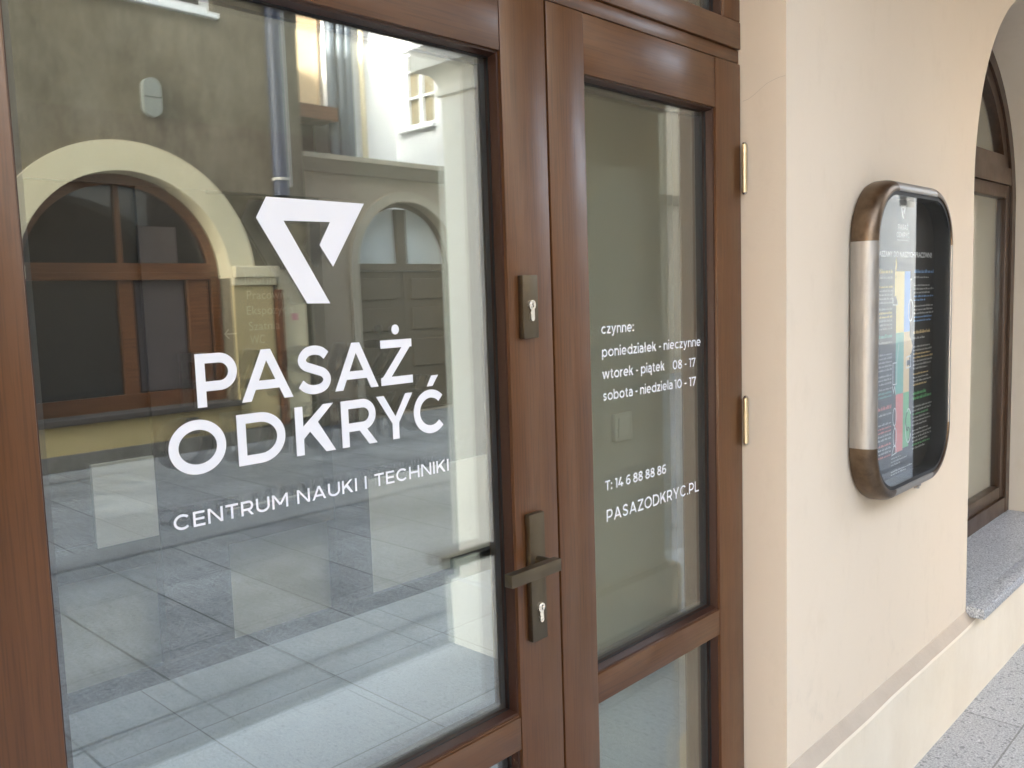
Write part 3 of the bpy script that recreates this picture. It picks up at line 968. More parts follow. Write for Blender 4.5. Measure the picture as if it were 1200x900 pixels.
# vinyl lettering on the wide leaf
LY = GY - 0.0007
bm = bmesh.new()
logo = [(0.680, 1.7085), (0.8525, 1.7075), (0.7885, 1.609), (0.766, 1.6415), (0.787, 1.6765), (0.7065, 1.6755), (0.780, 1.5535), (0.739, 1.5545), (0.662, 1.678)]
LOGO_PARTS = [[logo[k] for k in q] for q in ((8, 0, 5, 6, 7), (0, 1, 4, 5), (1, 2, 3, 4))]
flat_polys(bm, LOGO_PARTS, LY)
link('emblem', bm, 'vinyl', big_pane)
bm = bmesh.new()
cap, T = 0.0735, 0.188
polys = []
for ch, x0, x1 in (('P', .5565, .6180), ('A', .6225, .7065), ('S', .7135, .7765), ('A', .7805, .8645), ('Z', .8700, .9365)):
    polys += place(glyph(ch, (x1 - x0) / cap, T), x0, 1.4175, cap)
polys.append([(0.9035 + 0.0078 * math.cos(2 * math.pi * i / 24), 1.5075 + 0.0082 * math.sin(2 * math.pi * i / 24)) for i in range(24)])
for ch, x0, x1 in (('O', .5115, .5945), ('D', .6120, .6890), ('K', .7065, .7765), ('R', .7890, .8570), ('Y', .8580, .9340), ('C', .9350, 1.0065)):
    polys += place(glyph(ch, (x1 - x0) / cap, T), x0, 1.3275, cap)
polys.append([(0.966, 1.4075), (0.979, 1.4075), (0.9925, 1.4255), (0.9765, 1.4255)])
flat_polys(bm, polys, LY)
link('name_lettering', bm, 'vinyl', big_pane)
bm = bmesh.new()
flat_polys(bm, word_polys('CENTRUM NAUKI I TECHNIKI', 0.5115, 1.0085, 1.2555, 0.0210, 0.168, 0.20, 0.74), LY)
link('tagline_lettering', bm, 'vinyl', big_pane)
# opening hours on the narrow leaf
bm = bmesh.new()
HC, HT = 0.0212, 0.158
for tx, x0, x1, z in (('czynne:', 1.449, 1.564, 1.4710), ('poniedzia\u0142ek - nieczynne', 1.4495, 1.8345, 1.4225), ('wtorek - pi\u0105tek', 1.449, 1.680, 1.3760), ('08 - 17', 1.714, 1.811, 1.3745),
                      ('sobota - niedziela', 1.450, 1.7115, 1.3300), ('10 - 17', 1.719, 1.812, 1.3290), ('T: 14 6 88 88 86', 1.4505, 1.680, 1.1370)):
    flat_polys(bm, line_polys(tx, x0, x1, z, HC, HT), LY)
link('hours_lettering', bm, 'vinyl', hours_pane)
bm = bmesh.new()
flat_polys(bm, word_polys('PASAZODKRYC.PL', 1.4535, 1.8195, 1.0690, 0.0262, 0.150, 0.17), LY)
link('address_lettering', bm, 'vinyl', hours_pane)

# fixed frame with fanlight
df = thing('door_frame', 'brown wooden frame with fanlight above the two glazed door leaves', 'door frame')
link('jamb', nb(1.935, 1.9825, 0.074, 0.15, 0, 2.79, bev=0.002), 'wood_v', df, True)
link('jamb', nb(0.2015, 0.262, 0.074, 0.15, 0, 2.79, bev=0.002), 'wood_v', df, True)
link('transom', nb(0.2015, 1.9825, 0.006, 0.15, 2.1005, 2.131, bev=0.0015), 'wood_h', df, True)
fan = bmesh.new()
box(fan, 0.2015, 1.9825, 0.0, 0.07, 2.1325, 2.196, bev=0.002)
fl = link('fanlight', fan, 'wood_h', df, True)
bm = bmesh.new()
box(bm, 1.905, 1.9825, 0.0012, 0.069, 2.197, 2.79, bev=0.002)
link('fanlight_stile', bm, 'wood_v', fl, True)
bm = bmesh.new()
box(bm, 0.2015, 0.28, 0.0012, 0.069, 2.197, 2.79, bev=0.002)
link('fanlight_stile', bm, 'wood_v', fl, True)
link('fanlight_top', nb(0.281, 1.904, 0.0, 0.07, 2.72, 2.79, bev=0.002), 'wood_h', fl, True)
glazing(fl, 0.28, 1.905, 2.196, 2.72)
link('threshold', nb(0.2015, 1.9825, 0.002, 0.15, 0.0, 0.028, bev=0.003), 'bronze', df, True)

# ================================================================== ARCHED WINDOW
WY = 0.150
aw = thing('arched_window', 'dark brown arched window on a blue grey granite sill beyond the notice board', 'window')
def half_ring(bm, r0, r1, z0, y0, y1, bars=True):
    o = [(NX - r1, z0), (NX - r1, NZ)] + arc(NX, NZ, r1, r1, 180, 0, 40)[1:] + [(NX + r1, z0), (NX + r0, z0), (NX + r0, NZ)] + arc(NX, NZ, r0, r0, 0, 180, 40)[1:] + [(NX - r0, z0)]
    prism_xz(bm, o, [], y0, y1)
bm = bmesh.new()
half_ring(bm, NR - 0.062, NR - 0.001, 0.362, WY, WY + 0.07)
box(bm, NX - NR + 0.063, NX + NR - 0.063, WY + 0.002, WY + 0.068, 0.362, 0.44)
box(bm, NX - NR + 0.063, NX + NR - 0.063, WY + 0.002, WY + 0.068, 2.025, 2.105)
link('window_frame', bm, 'wood_window', aw, True)
bm = bmesh.new()
sr = NR - 0.064
o = [(NX - math.sqrt(sr * sr - 0.217 ** 2), 2.107), (NX + math.sqrt(sr * sr - 0.217 ** 2), 2.107)] + [p for p in arc(NX, NZ, sr, sr, 0, 180, 60) if p[1] > 2.12]
ir = sr - 0.06
ih = [(NX - math.sqrt(ir * ir - 0.275 ** 2), 2.165), (NX + math.sqrt(ir * ir - 0.275 ** 2), 2.165)] + [p for p in arc(NX, NZ, ir, ir, 0, 180, 60) if p[1] > 2.18]
prism_xz(bm, o, [ih], WY + 0.012, WY + 0.06)
lun = link('lunette_sash', bm, 'wood_window', aw, True)
bm = bmesh.new()
prism_xz(bm, [(NX + (x - NX) * 1.01, z + (0.004 if z > 2.2 else -0.004)) for x, z in ih], [], WY + 0.034, WY + 0.038)
link('lunette_pane', bm, 'glass', lun)
bm = bmesh.new()
frame_xz(bm, NX - NR + 0.064, NX + NR - 0.064, 0.442, 2.023, 0.062, WY + 0.012, WY + 0.06, 0.002)
sash = link('sash', bm, 'wood_window', aw, True)
link('window_pane', nb(NX - NR + 0.122, NX + NR - 0.122, WY + 0.034, WY + 0.038, 0.500, 1.965), 'glass', sash)
bm = nb(NX - NR - 0.004, NX + NR + 0.004, -0.182, -0.1185, 0.322, 0.361, bev=0.0025)
box(bm, NX - NR + 0.001, NX + NR - 0.001, -0.1195, WY + 0.1, 0.3315, 0.3612)
link('sill', bm, 'sillstone', aw, True)
# pale blind board close behind the window
link('roller_blind', nb(NX - NR + 0.02, NX + NR - 0.02, 0.345, 0.349, 0.34, 2.66), 'grey_plastic', aw)

# ================================================================== NOTICE BOARD
BX, BZ = 2.660, 1.392
board = thing('notice_board', 'glossy black notice board in a rounded bronze and steel frame on the cream wall', 'notice board')
WH, HH, RR = 0.322, 0.449, 0.170      # outer half width, half height, corner radius
prof = []                              # (inset from the outer outline, y)
for i in range(11):
    a = R(90 * i / 10)
    prof.append((0.027 * (1 - math.cos(a)), -0.156 - 0.034 * math.sin(a)))
prof = [(0.004, -0.122), (0.0, -0.132)] + prof + [(0.031, -0.1890), (0.0315, -0.184)]
def outline_point(s, inset):
    """s in 0..8 : four straights (odd) and four corner arcs (even); returns x,z"""
    r = RR - inset
    k = int(s); f = s - k
    cxs = (WH - RR, -(WH - RR), -(WH - RR), WH - RR)
    czs = (HH - RR, HH - RR, -(HH - RR), -(HH - RR))
    q = (k // 2) % 4
    if k % 2 == 0:
        a = R(90 * q + 90 * f)
        return (BX + cxs[q] + r * math.cos(a), BZ + czs[q] + r * math.sin(a))
    a = R(90 * q + 90)
    q2 = (q + 1) % 4
    cx = cxs[q] + (cxs[q2] - cxs[q]) * f
    cz = czs[q] + (czs[q2] - czs[q]) * f
    return (BX + cx + r * math.cos(a), BZ + cz + r * math.sin(a))
def frame_piece(name, s0, s1, mat, n):
    bm = bmesh.new()
    rows = []
    for i in range(n + 1):
        s = s0 + (s1 - s0) * min(max(i / n, 0), 0.9999)
        rows.append([bm.verts.new((outline_point(s, ins)[0], y, outline_point(s, ins)[1])) for ins, y in prof])
    for a, b in zip(rows, rows[1:]):
        for k in range(len(prof) - 1):
            bm.faces.new((a[k], a[k + 1], b[k + 1], b[k]))
    bmesh.ops.recalc_face_normals(bm, faces=bm.faces[:])
    # outside must face outward
    return link(name, bm, mat, board, True)
for k in range(4):
    frame_piece('frame_corner', 2 * k + 0.001, 2 * k + 0.9985, 'ring_bronze', 16)
    frame_piece('frame_bar', 2 * k + 1.0, 2 * k + 1.9999, 'ring_steel', 4)
bm = bmesh.new()
def rounded(inset):
    return [outline_point(k + min(i / 12, 0.9999), inset) for k in (0, 2, 4, 6) for i in range(13)]
prism_xz(bm, rounded(0.0310), [rounded(0.0415)], -0.1855, -0.128)
link('inner_lip', bm, 'ring_inside', board, True)
bm = bmesh.new()
prism_xz(bm, rounded(0.0425), [], -0.139, -0.124)
poster = link('poster_panel', bm, 'poster', board, True)
bm = bmesh.new()
prism_xz(bm, rounded(0.0420), [], -0.1830, -0.1800)
link('cover_glass', bm, 'coverglass', board)
bm = bmesh.new()
prism_xz(bm, rounded(0.02), [], -0.1235, -0.1172)
link('back_plate', bm, 'ring_inside', board)
bm = bmesh.new()
cyl(bm, (2.77, -0.155, BZ - HH - 0.002), (2.77, -0.155, BZ - HH - 0.016), 0.008, 14)
box(bm, 2.755, 2.785, -0.163, -0.147, BZ - HH - 0.010, BZ - HH - 0.0005)
link('latch', bm, 'ring_steel', board)
PY = -0.1396
bm = bmesh.new()
flat_polys(bm, [[(2.675 + (x - 0.757) * 0.24, 1.7635 + (z - 1.631) * 0.26) for x, z in p] for p in LOGO_PARTS], PY)
polys = word_polys('PASAZ', 2.634, 2.716, 1.7125, 0.0155, 0.17, 0.10) + word_polys('ODKRYC', 2.624, 2.727, 1.6900, 0.0155, 0.17, 0.10)
polys.append([(2.7065, 1.7295), (2.7095, 1.7295), (2.7095, 1.7325), (2.7065, 1.7325)])
polys.append([(2.7165, 1.7065), (2.7195, 1.7065), (2.7225, 1.7105), (2.7190, 1.7105)])
polys.append([(2.628, 1.6815), (2.722, 1.6815), (2.722, 1.6835), (2.628, 1.6835)])
flat_polys(bm, polys, PY)
font_bm(bm, 'ZAPRASZAMY DO NASZYCH PRACOWNI!', 2.432, 2.921, 1.6335, 0.0225, PY, 0.02)
link('poster_title', bm, 'p_white', poster)
# coloured centre strip
cols = (('p_yellow', 2.627, 2.690, 1.412, 1.592), ('p_blue', 2.690, 2.737, 1.412, 1.592), ('p_teal', 2.627, 2.690, 1.230, 1.412),
        ('p_cream', 2.690, 2.737, 1.230, 1.412), ('p_red', 2.631, 2.690, 1.056, 1.230), ('p_green', 2.690, 2.737, 1.062, 1.230))
bm = bmesh.new()
for i, (m, x0, x1, z0, z1) in enumerate(cols):
    bm.faces.new([bm.verts.new(p) for p in ((x0, PY, z0), (x1, PY, z0), (x1, PY, z1), (x0, PY, z1))]).material_index = i
# pencil tip, sand leaf shape, teal drop, spoon
f = [bm.verts.new((x, PY, z)) for x, z in ((2.614, 1.52), (2.627, 1.52), (2.627, 1.592), (2.6305, 1.612), (2.6215, 1.635), (2.614, 1.59))]
bm.faces.new(f).material_index = 0
f = [bm.verts.new((2.737 + x, PY, 1.368 + z)) for x, z in ((0, -0.030), (0.016, -0.022), (0.026, -0.002), (0.018, 0.012), (0, 0.030))]
bm.faces.new(f).material_index = 3
f = [bm.verts.new((2.737 + x, PY, 1.125 + z)) for x, z in ((0, -0.055), (0.012, -0.045), (0.020, 0.0), (0.012, 0.045), (0, 0.055))]
bm.faces.new(f).material_index = 5
for fc in bm.faces:
    fc.normal_update()
    if fc.normal.y > 0:
        fc.normal_flip()
link('colour_strip', bm, [c[0] for c in cols], poster)
# white line drawings over the strip
bm = bmesh.new()
PL = PY - 0.0004
lines = []
lines += band(arc(2.742, 1.475, 0.019, 0.032, 0, 360, 24)[:-1], 0.003, True)
lines += band([(2.738, 1.505), (2.738, 1.566)], 0.003) + band([(2.746, 1.505), (2.746, 1.566)], 0.003) + band([(2.735, 1.568), (2.749, 1.568)], 0.004)
lines += band([(2.601, 1.515), (2.601, 1.495), (2.636, 1.495), (2.636, 1.508)], 0.003) + band([(2.601, 1.548), (2.598, 1.50)], 0.002)
lines += band([(2.606, 1.262), (2.606, 1.325), (2.636, 1.325), (2.636, 1.262)], 0.003, True) + band([(2.636, 1.325), (2.650, 1.38)], 0.003)
lines += band([(2.603, 1.258), (2.612, 1.238), (2.620, 1.256), (2.629, 1.234)], 0.003)
lines += band([(2.713, 1.302), (2.713, 1.335), (2.748, 1.338), (2.748, 1.305)], 0.003, True)
lines += band(arc(2.622, 1.165, 0.013, 0.026, 0, 360, 20)[:-1], 0.003, True) + band(arc(2.626, 1.105, 0.013, 0.026, 0, 360, 20)[:-1], 0.003, True)
lines += band([(2.604, 1.052), (2.618, 1.078), (2.634, 1.076), (2.640, 1.056)], 0.003, True) + band([(2.622, 1.139), (2.626, 1.131)], 0.003)
lines += band(arc(2.735, 1.125, 0.024, 0.052, 40, 330, 22), 0.003)
flat_polys(bm, lines, PL)
link('line_drawings', bm, 'p_white', poster)
# dark details in the drawings
bm = bmesh.new()
lines = band(arc(2.728, 1.14, 0.016, 0.028, 100, 280, 16), 0.005) + band(arc(2.732, 1.10, 0.014, 0.020, -80, 120, 14), 0.004)
lines += [[(2.717, 1.309), (2.744, 1.311), (2.744, 1.327), (2.717, 1.325)], [(2.6195, 1.592), (2.6225, 1.592), (2.6225, 1.597), (2.6195, 1.597)], [(2.6195, 1.572), (2.6225, 1.572), (2.6225, 1.580), (2.6195, 1.580)]]
lines += [[(2.614, 1.496), (2.634, 1.496), (2.630, 1.512), (2.617, 1.512)]]
flat_polys(bm, lines, PL - 0.0003)
link('dark_details', bm, 'black', poster)
# columns of small print, too small to read
def small_print(spec, x0, right_edge):
    """spec: rows of (z, material, fraction of the width, size)"""
    by = {}
    for z, m, fr, h in spec:
        by.setdefault(m, []).append((z, fr, h))
    for m, rows in by.items():
        bm = bmesh.new()
        for z, fr, h in rows:
            W = 0.172
            xx = 0.0
            end = W * fr
            while xx < end:
                w = random.uniform(0.010, 0.030)
                a, b = xx, min(xx + w, end)
                if right_edge:
                    a, b = W - b, W - a
                k = a
                while k < b - 0.001:          # little strokes that stand for letters
                    kw = random.uniform(0.0022, 0.0034)
                    hh = h * random.choice((0.62, 0.62, 0.7, 1.0))
                    bm.faces.new([bm.verts.new(p) for p in ((x0 + k, PY, z), (x0 + min(k + kw, b), PY, z), (x0 + min(k + kw, b), PY, z + hh), (x0 + k, PY, z + hh))])
                    k += kw + 0.0011
                xx += w + 0.0042
        for f in bm.faces:
            f.normal_update()
            if f.normal.y > 0:
                f.normal_flip()
        link('small_print', bm, m, poster)
def block(z, cols_, n, lead=0.0112):
    return [(z - i * lead, cols_[i % len(cols_)] if isinstance(cols_, (list, tuple)) else cols_, random.uniform(0.78, 1.0) if i < n - 1 else random.uniform(0.5, 0.9), 0.0062) for i in range(n)]
rs = [(1.5865, 'p_bluetext', 1.0, 0.011), (1.571, 'p_grey', 0.72, 0.0066)]
rs += block(1.547, ['p_grey', 'p_grey', 'p_grey', 'p_bluetext', 'p_bluetext'], 5) + block(1.484, ['p_grey', 'p_grey', 'p_grey', 'p_bluetext', 'p_bluetext'], 5)
rs += [(1.402, 'p_cream', 0.84, 0.011), (1.386, 'p_grey', 0.55, 0.0066)]
rs += block(1.360, ['p_grey', 'p_grey', 'p_cream', 'p_cream', 'p_grey', 'p_grey', 'p_grey'], 7) + block(1.276, ['p_cream', 'p_grey', 'p_grey', 'p_cream'], 4)
rs += [(1.214, 'p_green', 0.66, 0.011), (1.199, 'p_green', 0.94, 0.011)]
rs += block(1.174, ['p_grey', 'p_grey', 'p_green', 'p_grey', 'p_grey', 'p_grey'], 6) + block(1.101, ['p_grey', 'p_grey', 'p_grey', 'p_grey', 'p_green', 'p_grey'], 6)
small_print(rs, 2.772, False)
ls = [(1.5865, 'p_yellow', 0.98, 0.011), (1.571, 'p_grey', 0.86, 0.0066)]
ls += block(1.545, ['p_yellow', 'p_grey', 'p_grey', 'p_grey', 'p_grey'], 5) + block(1.482, ['p_grey', 'p_yellow', 'p_yellow', 'p_grey', 'p_grey', 'p_grey'], 6)
ls += [(1.402, 'p_teal', 1.0, 0.011), (1.386, 'p_grey', 0.9, 0.0066)]
ls += block(1.352, ['p_grey'], 5) + block(1.290, ['p_grey', 'p_grey', 'p_grey'], 3) + block(1.252, ['p_grey', 'p_teal', 'p_teal'], 3)
ls += [(1.195, 'p_red', 0.95, 0.011), (1.178, 'p_grey', 0.6, 0.0066)]
ls += block(1.150, ['p_grey', 'p_red', 'p_red', 'p_grey', 'p_grey'], 5) + block(1.088, ['p_red', 'p_grey', 'p_grey', 'p_red'], 4)
small_print(ls, 2.425, True)
small_print([(1.040, 'p_grey', 0.45, 0.0055), (1.030, 'p_grey', 0.75, 0.0055), (1.020, 'p_grey', 0.4, 0.0055), (1.000, 'p_grey', 1.0, 0.005), (0.992, 'p_grey', 0.7, 0.005)], 2.60, False)

# ================================================================== INSIDE THE LOBBY
pt = thing('portal_frame', 'dark post and lintel frame inside the lobby, faint through the wide pane', 'portal')
PYa, PYb = 2.44, 2.528
link('post', nb(1.545, 1.845, PYa, PYb, 0.0035, 2.045), 'portal', pt)
link('post', nb(2.41, 2.615, PYa, PYb, 0.0035, 2.045), 'portal', pt)
link('post', nb(0.75, 1.13, PYa, PYb, 0.0035, 2.045), 'portal', pt)
link('lintel', nb(0.75, 2.615, PYa - 0.002, PYb, 2.046, 2.325), 'portal', pt)
link('crosspiece', nb(1.846, 2.409, PYa + 0.01, PYb, 0.50, 0.635), 'portal', pt)
link('crosspiece', nb(1.131, 1.544, PYa + 0.01, PYb, 0.50, 0.635), 'portal', pt)
link('door_panel', nb(1.131, 1.544, PYa + 0.02, PYb, 0.636, 2.045), 'portal', pt)
link('pale_panel', nb(1.292, 1.540, PYa + 0.002, PYa + 0.019, 0.615, 0.95), 'bright_patch', pt)  # added sheet standing in for a bright reflected patch
sk = tag(link('skirting_board', nb(-1.19, 6.39, 2.405, 2.438, 0.0035, 0.075), 'skirting'), 'dark skirting board along the lobby floor behind the wide glass leaf', 'skirting board')
sg = thing('direction_sign', 'faint white lettering with arrow listing Informacja to WC inside the lobby', 'sign')
bm = bmesh.new()
SY = 2.436
for tx, x0, x1, z in (('Informacja', 2.0, 2.232, 1.652), ('Pracownie', 2.005, 2.235, 1.580), ('Ekspozycja', 2.0, 2.238, 1.512), ('Szatnia', 2.006, 2.162, 1.442), ('WC', 2.008, 2.082, 1.382)):
    font_bm(bm, tx, x0, x1, z, 0.056, SY, 0.0)
flat_polys(bm, band([(1.888, 1.432), (1.948, 1.432)], 0.006) + band([(1.908, 1.452), (1.888, 1.432), (1.908, 1.412)], 0.006), SY)
link('sign_lettering', bm, 'signtext', sg)
link('sign_panel', nb(1.87, 2.26, SY + 0.001, SY + 0.0035, 1.35, 1.73), 'portal', sg)

# ================================================================== ACROSS THE STREET (mirrored in the glass)
FY = -7.84
shop = thing('stucco_house', 'weathered brown stucco house with yellow arch, mirrored in the wide door pane', 'building')
AX, AZ, AR0, AR1 = 3.832, 1.86, 1.08, 1.38
def arched(cx, z0, cz, r, n=40):
    return [(cx - r, z0), (cx + r, z0)] + arc(cx, cz, r, r, 0, 180, n)
ends = [(-9, 0), (5.95, 0), (5.95, 5.6), (-9, 5.6)]
wins = [[(x, 4.68), (x + 1.25, 4.68), (x + 1.25, 5.4), (x, 5.4)] for x in (-1.5, 1.2, 3.66)]
holes = [arched(AX, 0.47, AZ, AR0 + 0.013)] + [arched(AX - 4.1, 0.47, AZ, AR0 + 0.013)] + wins
bm = bmesh.new()
prism_xz(bm, ends, holes, FY, FY - 0.5)
link('wall', bm, 'stucco', shop)
for cx in (AX, AX - 4.1):
    bm = bmesh.new()
    o = arc(cx, AZ, AR1, AR1, 0, 180, 48) + arc(cx, AZ, AR0, AR0, 180, 0, 48)
    prism_xz(bm, o, [], FY + 0.045, FY - 0.22)
    link('arch_surround', bm, 'archband', shop)
    for s in (-1, 1):
        xa, xb = sorted((cx + s * (AR0 + 0.015), cx + s * (AR1 + 0.20)))
        bm = nb(xa, xb, FY, FY + 0.05, 0.17, 1.775)
        pl = link('pilaster', bm, 'ochre', shop)
        bm = bmesh.new()
        box(bm, xa - 0.0, xb + 0.04, FY, FY + 0.075, 1.776, 1.858, bev=0.006)
        box(bm, xa - 0.0, xb + 0.07, FY, FY + 0.11, 1.859, 1.99, bev=0.012)
        link('impost', bm, 'archband', pl)
        xa, xb = sorted((cx + s * AR0, cx + s * (AR0 - 0.16)))
    bm = nb(cx - AR0, cx + AR0, FY - 0.2, FY + 0.03, 0.12, 0.44)
    link('apron', bm, 'ochre', shop)
    bm = nb(cx - AR0 - 0.05, cx + AR0 + 0.05, FY - 0.2, FY + 0.09, 0.441, 0.50, bev=0.008)
    link('window_ledge', bm, 'roofdark', shop)
    # shop window set back in the arch
    wy = FY - 0.22
    bm = bmesh.new()
    ri = AR0 - 0.11
    o = [(cx - AR0 + .002, 0.502), (cx - AR0 + .002, AZ)] + arc(cx, AZ, AR0 - .002, AR0 - .002, 180, 0, 40)[1:] + [(cx + AR0 - .002, 0.502), (cx + ri, 0.502), (cx + ri, AZ)] + arc(cx, AZ, ri, ri, 0, 180, 40)[1:] + [(cx - ri, 0.502)]
    prism_xz(bm, o, [], wy, wy - 0.10)
    box(bm, cx - ri, cx + ri, wy - 0.098, wy + 0.03, 1.855, 1.93)
    box(bm, cx - ri, cx + ri, wy - 0.096, wy + 0.005, 1.932, 2.03)
    box(bm, cx - ri, cx + ri, wy - 0.098, wy - 0.002, 0.502, 0.66)
    box(bm, cx - 0.05, cx + 0.10, wy - 0.097, wy - 0.004, 0.661, 1.854)
    box(bm, cx + 0.70, cx + 0.93, wy - 0.097, wy - 0.004, 0.661, 1.854)
    box(bm, cx - 0.03, cx + 0.02, wy - 0.097, wy - 0.004, 2.031, AZ + ri)
    sw = link('shop_window', bm, 'shopwood', shop)
    bm = bmesh.new()
    prism_xz(bm, [(cx - ri, 0.60), (cx + ri, 0.60)] + arc(cx, AZ, ri + .01, ri + .01, 0, 180, 40), [], wy - 0.05, wy - 0.056)
    link('shop_pane', bm, 'darkpane', sw)
    bm = nb(cx + 0.13, cx + 0.66, wy - 0.049, wy - 0.040, 0.67, 1.85)
    link('blind', bm, 'mauve', sw)
    bm = nb(cx + 0.20, cx + 0.62, wy - 0.049, wy - 0.040, 2.035, 2.42)
    link('blind', bm, 'mauve', sw)
link('base_course', nb(-9, 5.97, FY, FY + 0.06, 0, 0.155), 'basegrey', shop)
for w in wins:
    x0, x1 = w[0][0], w[1][0]
    bm = bmesh.new()
    frame_xz(bm, x0, x1, 4.68, 5.4, 0.09, FY - 0.16, FY - 0.08)
    wf = link('upper_window', bm, 'white_paint', shop)
    link('window_pane', nb(x0 + 0.08, x1 - 0.08, FY - 0.14, FY - 0.13, 4.76, 5.32), 'darkpane', wf)
    link('window_sill', nb(x0 - 0.06, x1 + 0.04, FY - 0.08, FY + 0.07, 4.63, 4.679), 'white_paint', wf)
bm = bmesh.new()
box(bm, 5.50, 5.86, FY, FY + 0.03, 0.2, 1.95)
link('pale_panel', bm, 'archband', shop)
link('dark_strip', nb(5.44, 5.52, FY + 0.031, FY + 0.09, 0.16, 1.72), 'shopwood', shop)
link('vent_grille', nb(4.28, 4.42, FY + 0.031, FY + 0.045, 0.19, 0.37), 'basegrey', shop)
link('sticker', nb(5.66, 5.74, FY + 0.0305, FY + 0.034, 1.36, 1.44), 'sticker', shop)
link('house_roof', nb(-9, 5.95, FY - 6, FY + 0.25, 5.601, 5.8), 'roofdark', shop)
link('side_wall', nb(5.75, 5.949, FY - 6, FY - 0.501, 0, 5.6), 'stucco', shop)

wl_ = thing('wall_lamp', 'oval grey wall lamp high on the mirrored brown stucco', 'lamp')
bm = bmesh.new()
pts = arc(4.155, 3.80, 0.095, 0.095, 0, 180, 18) + arc(4.155, 3.60, 0.095, 0.095, 180, 360, 18)
prism_xz(bm, pts, [], FY, FY + 0.07)
link('cover', bm, 'lampgrey', wl_, True)
bm = bmesh.new()
box(bm, 4.07, 4.24, FY + 0.0705, FY + 0.074, 3.694, 3.704)
link('seam', bm, 'roofdark', wl_)

dp = thing('downpipe', 'blue grey downpipe on the brown stucco house, with clamps', 'downpipe')
bm = bmesh.new(); cyl(bm, (5.555, FY + 0.13, 2.78), (5.555, FY + 0.13, 5.6), 0.085, 20)
link('pipe', bm, 'bluepipe', dp, True)
for z in (2.95, 4.9):
    bm = bmesh.new(); cyl(bm, (5.555, FY + 0.13, z), (5.555, FY + 0.13, z + 0.03), 0.098, 20)
    box(bm, 5.54, 5.57, FY, FY + 0.06, z, z + 0.03)
    link('clamp', bm, 'palepipe', dp, True)
bm = bmesh.new(); cyl(bm, (5.70, FY + 0.06, 2.9), (5.70, FY + 0.06, 5.6), 0.04, 14)
tag(link('conduit', bm, 'palepipe', None, True), 'thin pale conduit running beside the blue grey downpipe', 'conduit')

GYW = -8.14
yw = thing('yard_wall', 'beige yard wall with stone coping and arched opening, mirrored at the pane centre', 'wall')
gx, gz, gr = 7.745, 2.02, 0.855
bm = bmesh.new()
prism_xz(bm, [(5.951, 0), (16, 0), (16, 3.19), (5.951, 3.19)], [arched(gx, 0.001, gz, gr)], GYW, GYW - 0.4)
link('wall', bm, 'beige', yw)
bm = bmesh.new()
sec = [(GYW, 3.16), (GYW + 0.03, 3.17), (GYW + 0.05, 3.20), (GYW + 0.14, 3.30), (GYW + 0.16, 3.31), (GYW + 0.16, 3.37), (GYW - 0.2, 3.43), (GYW - 0.42, 3.37), (GYW - 0.42, 3.191), (GYW, 3.191)]
a = [bm.verts.new((5.952, y, z)) for y, z in sec]; b = [bm.verts.new((16, y, z)) for y, z in sec]
for i in range(len(sec)):
    j = (i + 1) % len(sec)
    bm.faces.new((a[i], a[j], b[j], b[i]))
bm.faces.new(a); bm.faces.new(list(reversed(b)))
bmesh.ops.recalc_face_normals(bm, faces=bm.faces[:])
link('coping', bm, 'beige_light', yw)
bm = bmesh.new()
prism_xz(bm, [(gx + gr + .001, 0), (gx + gr + .13, 0)] + arc(gx, gz, gr + .13, gr + .13, 0, 180, 40) + [(gx - gr - .13, 0), (gx - gr - .001, 0)] + arc(gx, gz, gr + .001, gr + .001, 180, 0, 40), [], GYW + 0.03, GYW - 0.02)
link('arch_trim', bm, 'beige_light', yw)
gt = thing('arched_gate', 'brown panelled double gate with two pale lunette panes in the yard wall arch', 'gate')
gy = GYW - 0.16
for s in (-1, 1):
    bm = bmesh.new()
    x0, x1 = sorted((gx + s * 0.004, gx + s * (gr - 0.004)))
    box(bm, x0, x1, gy - 0.06, gy, 0.03, 1.95)
    for z0, z1 in ((0.15, 0.50), (0.62, 1.02), (1.14, 1.46), (1.56, 1.86)):
        box(bm, x0 + 0.12, x1 - 0.12, gy + 0.0005, gy + 0.018, z0, z1, bev=0.012, seg=1)
    link('gate_leaf', bm, 'gate', gt)
bm = bmesh.new()
box(bm, gx - gr + .004, gx + gr - .004, gy - 0.06, gy + 0.03, 1.955, 2.05)
box(bm, gx - 0.085, gx + 0.085, gy - 0.058, gy + 0.02, 2.051, gz + gr - 0.09)
o = arc(gx, gz + .03, gr - .034, gr - .034, 0, 180, 40) + arc(gx, gz + .03, gr - .09, gr - .09, 180, 0, 40)
prism_xz(bm, o, [], gy + 0.005, gy - 0.06)
gf = link('gate_head', bm, 'gate', gt)
for s in (-1, 1):
    bm = bmesh.new()
    arcp = [p for p in arc(gx, gz + .03, gr - .10, gr - .10, 0, 180, 60) if (p[0] - gx) * s > 0.086]
    prism_xz(bm, [(gx + s * 0.086, 2.052)] + (arcp if s > 0 else list(reversed(arcp))) if False else [(gx + s * 0.086, 2.055), (gx + s * (gr - 0.105), 2.055)] + (arcp if s > 0 else list(reversed(arcp))), [], gy - 0.02, gy - 0.03)
    link('lunette_pane', bm, 'milk', gt)

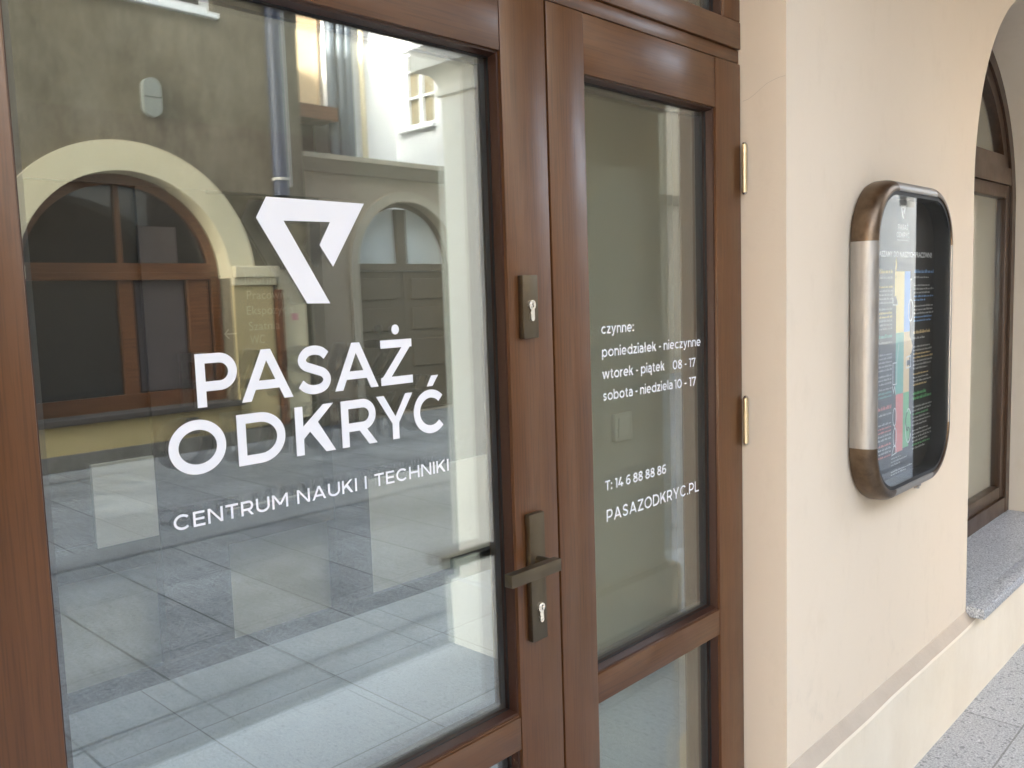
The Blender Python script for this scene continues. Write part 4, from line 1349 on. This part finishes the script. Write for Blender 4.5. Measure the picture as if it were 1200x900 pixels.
HY = -10.2
wh = thing('white_house', 'tall white house with a cross barred window, mirrored above the yard wall', 'building')
X9 = 9.3
bm = bmesh.new()
box(bm, 8.12, 11.19, HY - 5, HY, 0, 10.5)
link('wall', bm, 'white_house', wh)
bm = bmesh.new()
box(bm, X9 + 0.25, 11.19, HY + 0.001, -8.62, 0, 6.3)
wz0, wz1, wy0, wy1 = 4.27, 5.48, -10.0, -9.24
box(bm, X9, X9 + 0.249, HY + 0.001, wy0, 0, 6.3)
box(bm, X9, X9 + 0.249, wy1, -8.62, 0, 6.3)
box(bm, X9, X9 + 0.249, wy0 + .0005, wy1 - .0005, 0, wz0)
box(bm, X9, X9 + 0.249, wy0 + .0005, wy1 - .0005, wz1, 6.3)
link('wing', bm, 'white_house', wh)
bm = bmesh.new()
xw = X9 + 0.06
for a, b in ((wy0 + .001, wy0 + 0.07), (wy1 - 0.07, wy1 - .001), ((wy0 + wy1) / 2 - 0.035, (wy0 + wy1) / 2 + 0.035)):
    box(bm, xw, xw + 0.06, a, b, wz0 + .002, wz1 - .002)
for z in (wz0 + .003, wz0 + 0.47, wz1 - 0.33, wz1 - 0.073):
    box(bm, xw + 0.002, xw + 0.058, wy0 + .002, wy1 - .002, z, z + (0.07 if z in (wz0 + .003, wz1 - 0.073) else 0.035))
hw = link('window', bm, 'white_paint', wh)
link('blind', nb(xw + 0.07, xw + 0.09, wy0, wy1, wz0, wz1), 'blind', hw)
link('window_sill', nb(X9 - 0.09, X9 - 0.001, wy0 - 0.05, wy1 + 0.05, wz0 - 0.05, wz0), 'white_paint', hw)
bm = nb(X9 - 0.45, 11.19, HY - 0.1, -8.2, 6.301, 6.42)
link('eaves', bm, 'roofdark', wh)
bm = bmesh.new(); cyl(bm, (8.62, HY + 0.06, 2.5), (8.62, HY + 0.06, 10), 0.045, 14)
link('rain_pipe', bm, 'archband', wh, True)
ch = thing('apricot_house', 'apricot plastered house end between brown stucco and white house, mirrored', 'building')
link('wall', nb(5.96, 8.0, HY - 5, HY - 0.2, 4.45, 10.0), 'cream_house', ch)
link('lower_wall', nb(5.96, 8.0, HY - 5, HY - 0.4, 0, 4.45), 'roofdark', ch)
link('eaves', nb(5.96, 8.0, HY - 0.2, HY + 0.25, 4.25, 4.45), 'shopwood', ch)
for x in (8.02, 8.19, 8.33):
    bm = bmesh.new(); cyl(bm, (x, HY + 0.09, 2.6), (x, HY + 0.09, 10), 0.075, 16)
    o = link('slate_downpipe', bm, 'slatepipe', None, True)
    tag(o, 'slate grey downpipe bundled in the corner between apricot and white house', 'downpipe', 'slate downpipes in the corner of the white house')
bh = thing('beige_house', 'plain beige house rising behind the yard wall, mirrored in a strip of the narrow leaf', 'building')
link('wall', nb(11.2, 16.0, -13, -8.56, 0, 9.5), 'beige_light', bh)
fh = thing('row_house', 'long pale grey house continuing the street past the yard wall, mirrored in the notice board', 'building')
bm = bmesh.new()
hs = [[(x, 3.6), (x + 1.1, 3.6), (x + 1.1, 5.4), (x, 5.4)] for x in (18, 21, 24, 27, 30, 33)]
prism_xz(bm, [(16.01, 0), (48, 0), (48, 7), (16.01, 7)], hs, -8.0, -8.6)
link('wall', bm, 'rowgrey', fh)
for h in hs:
    link('window', nb(h[0][0], h[1][0], -8.2, -8.19, 3.6, 5.4), 'darkpane', fh)
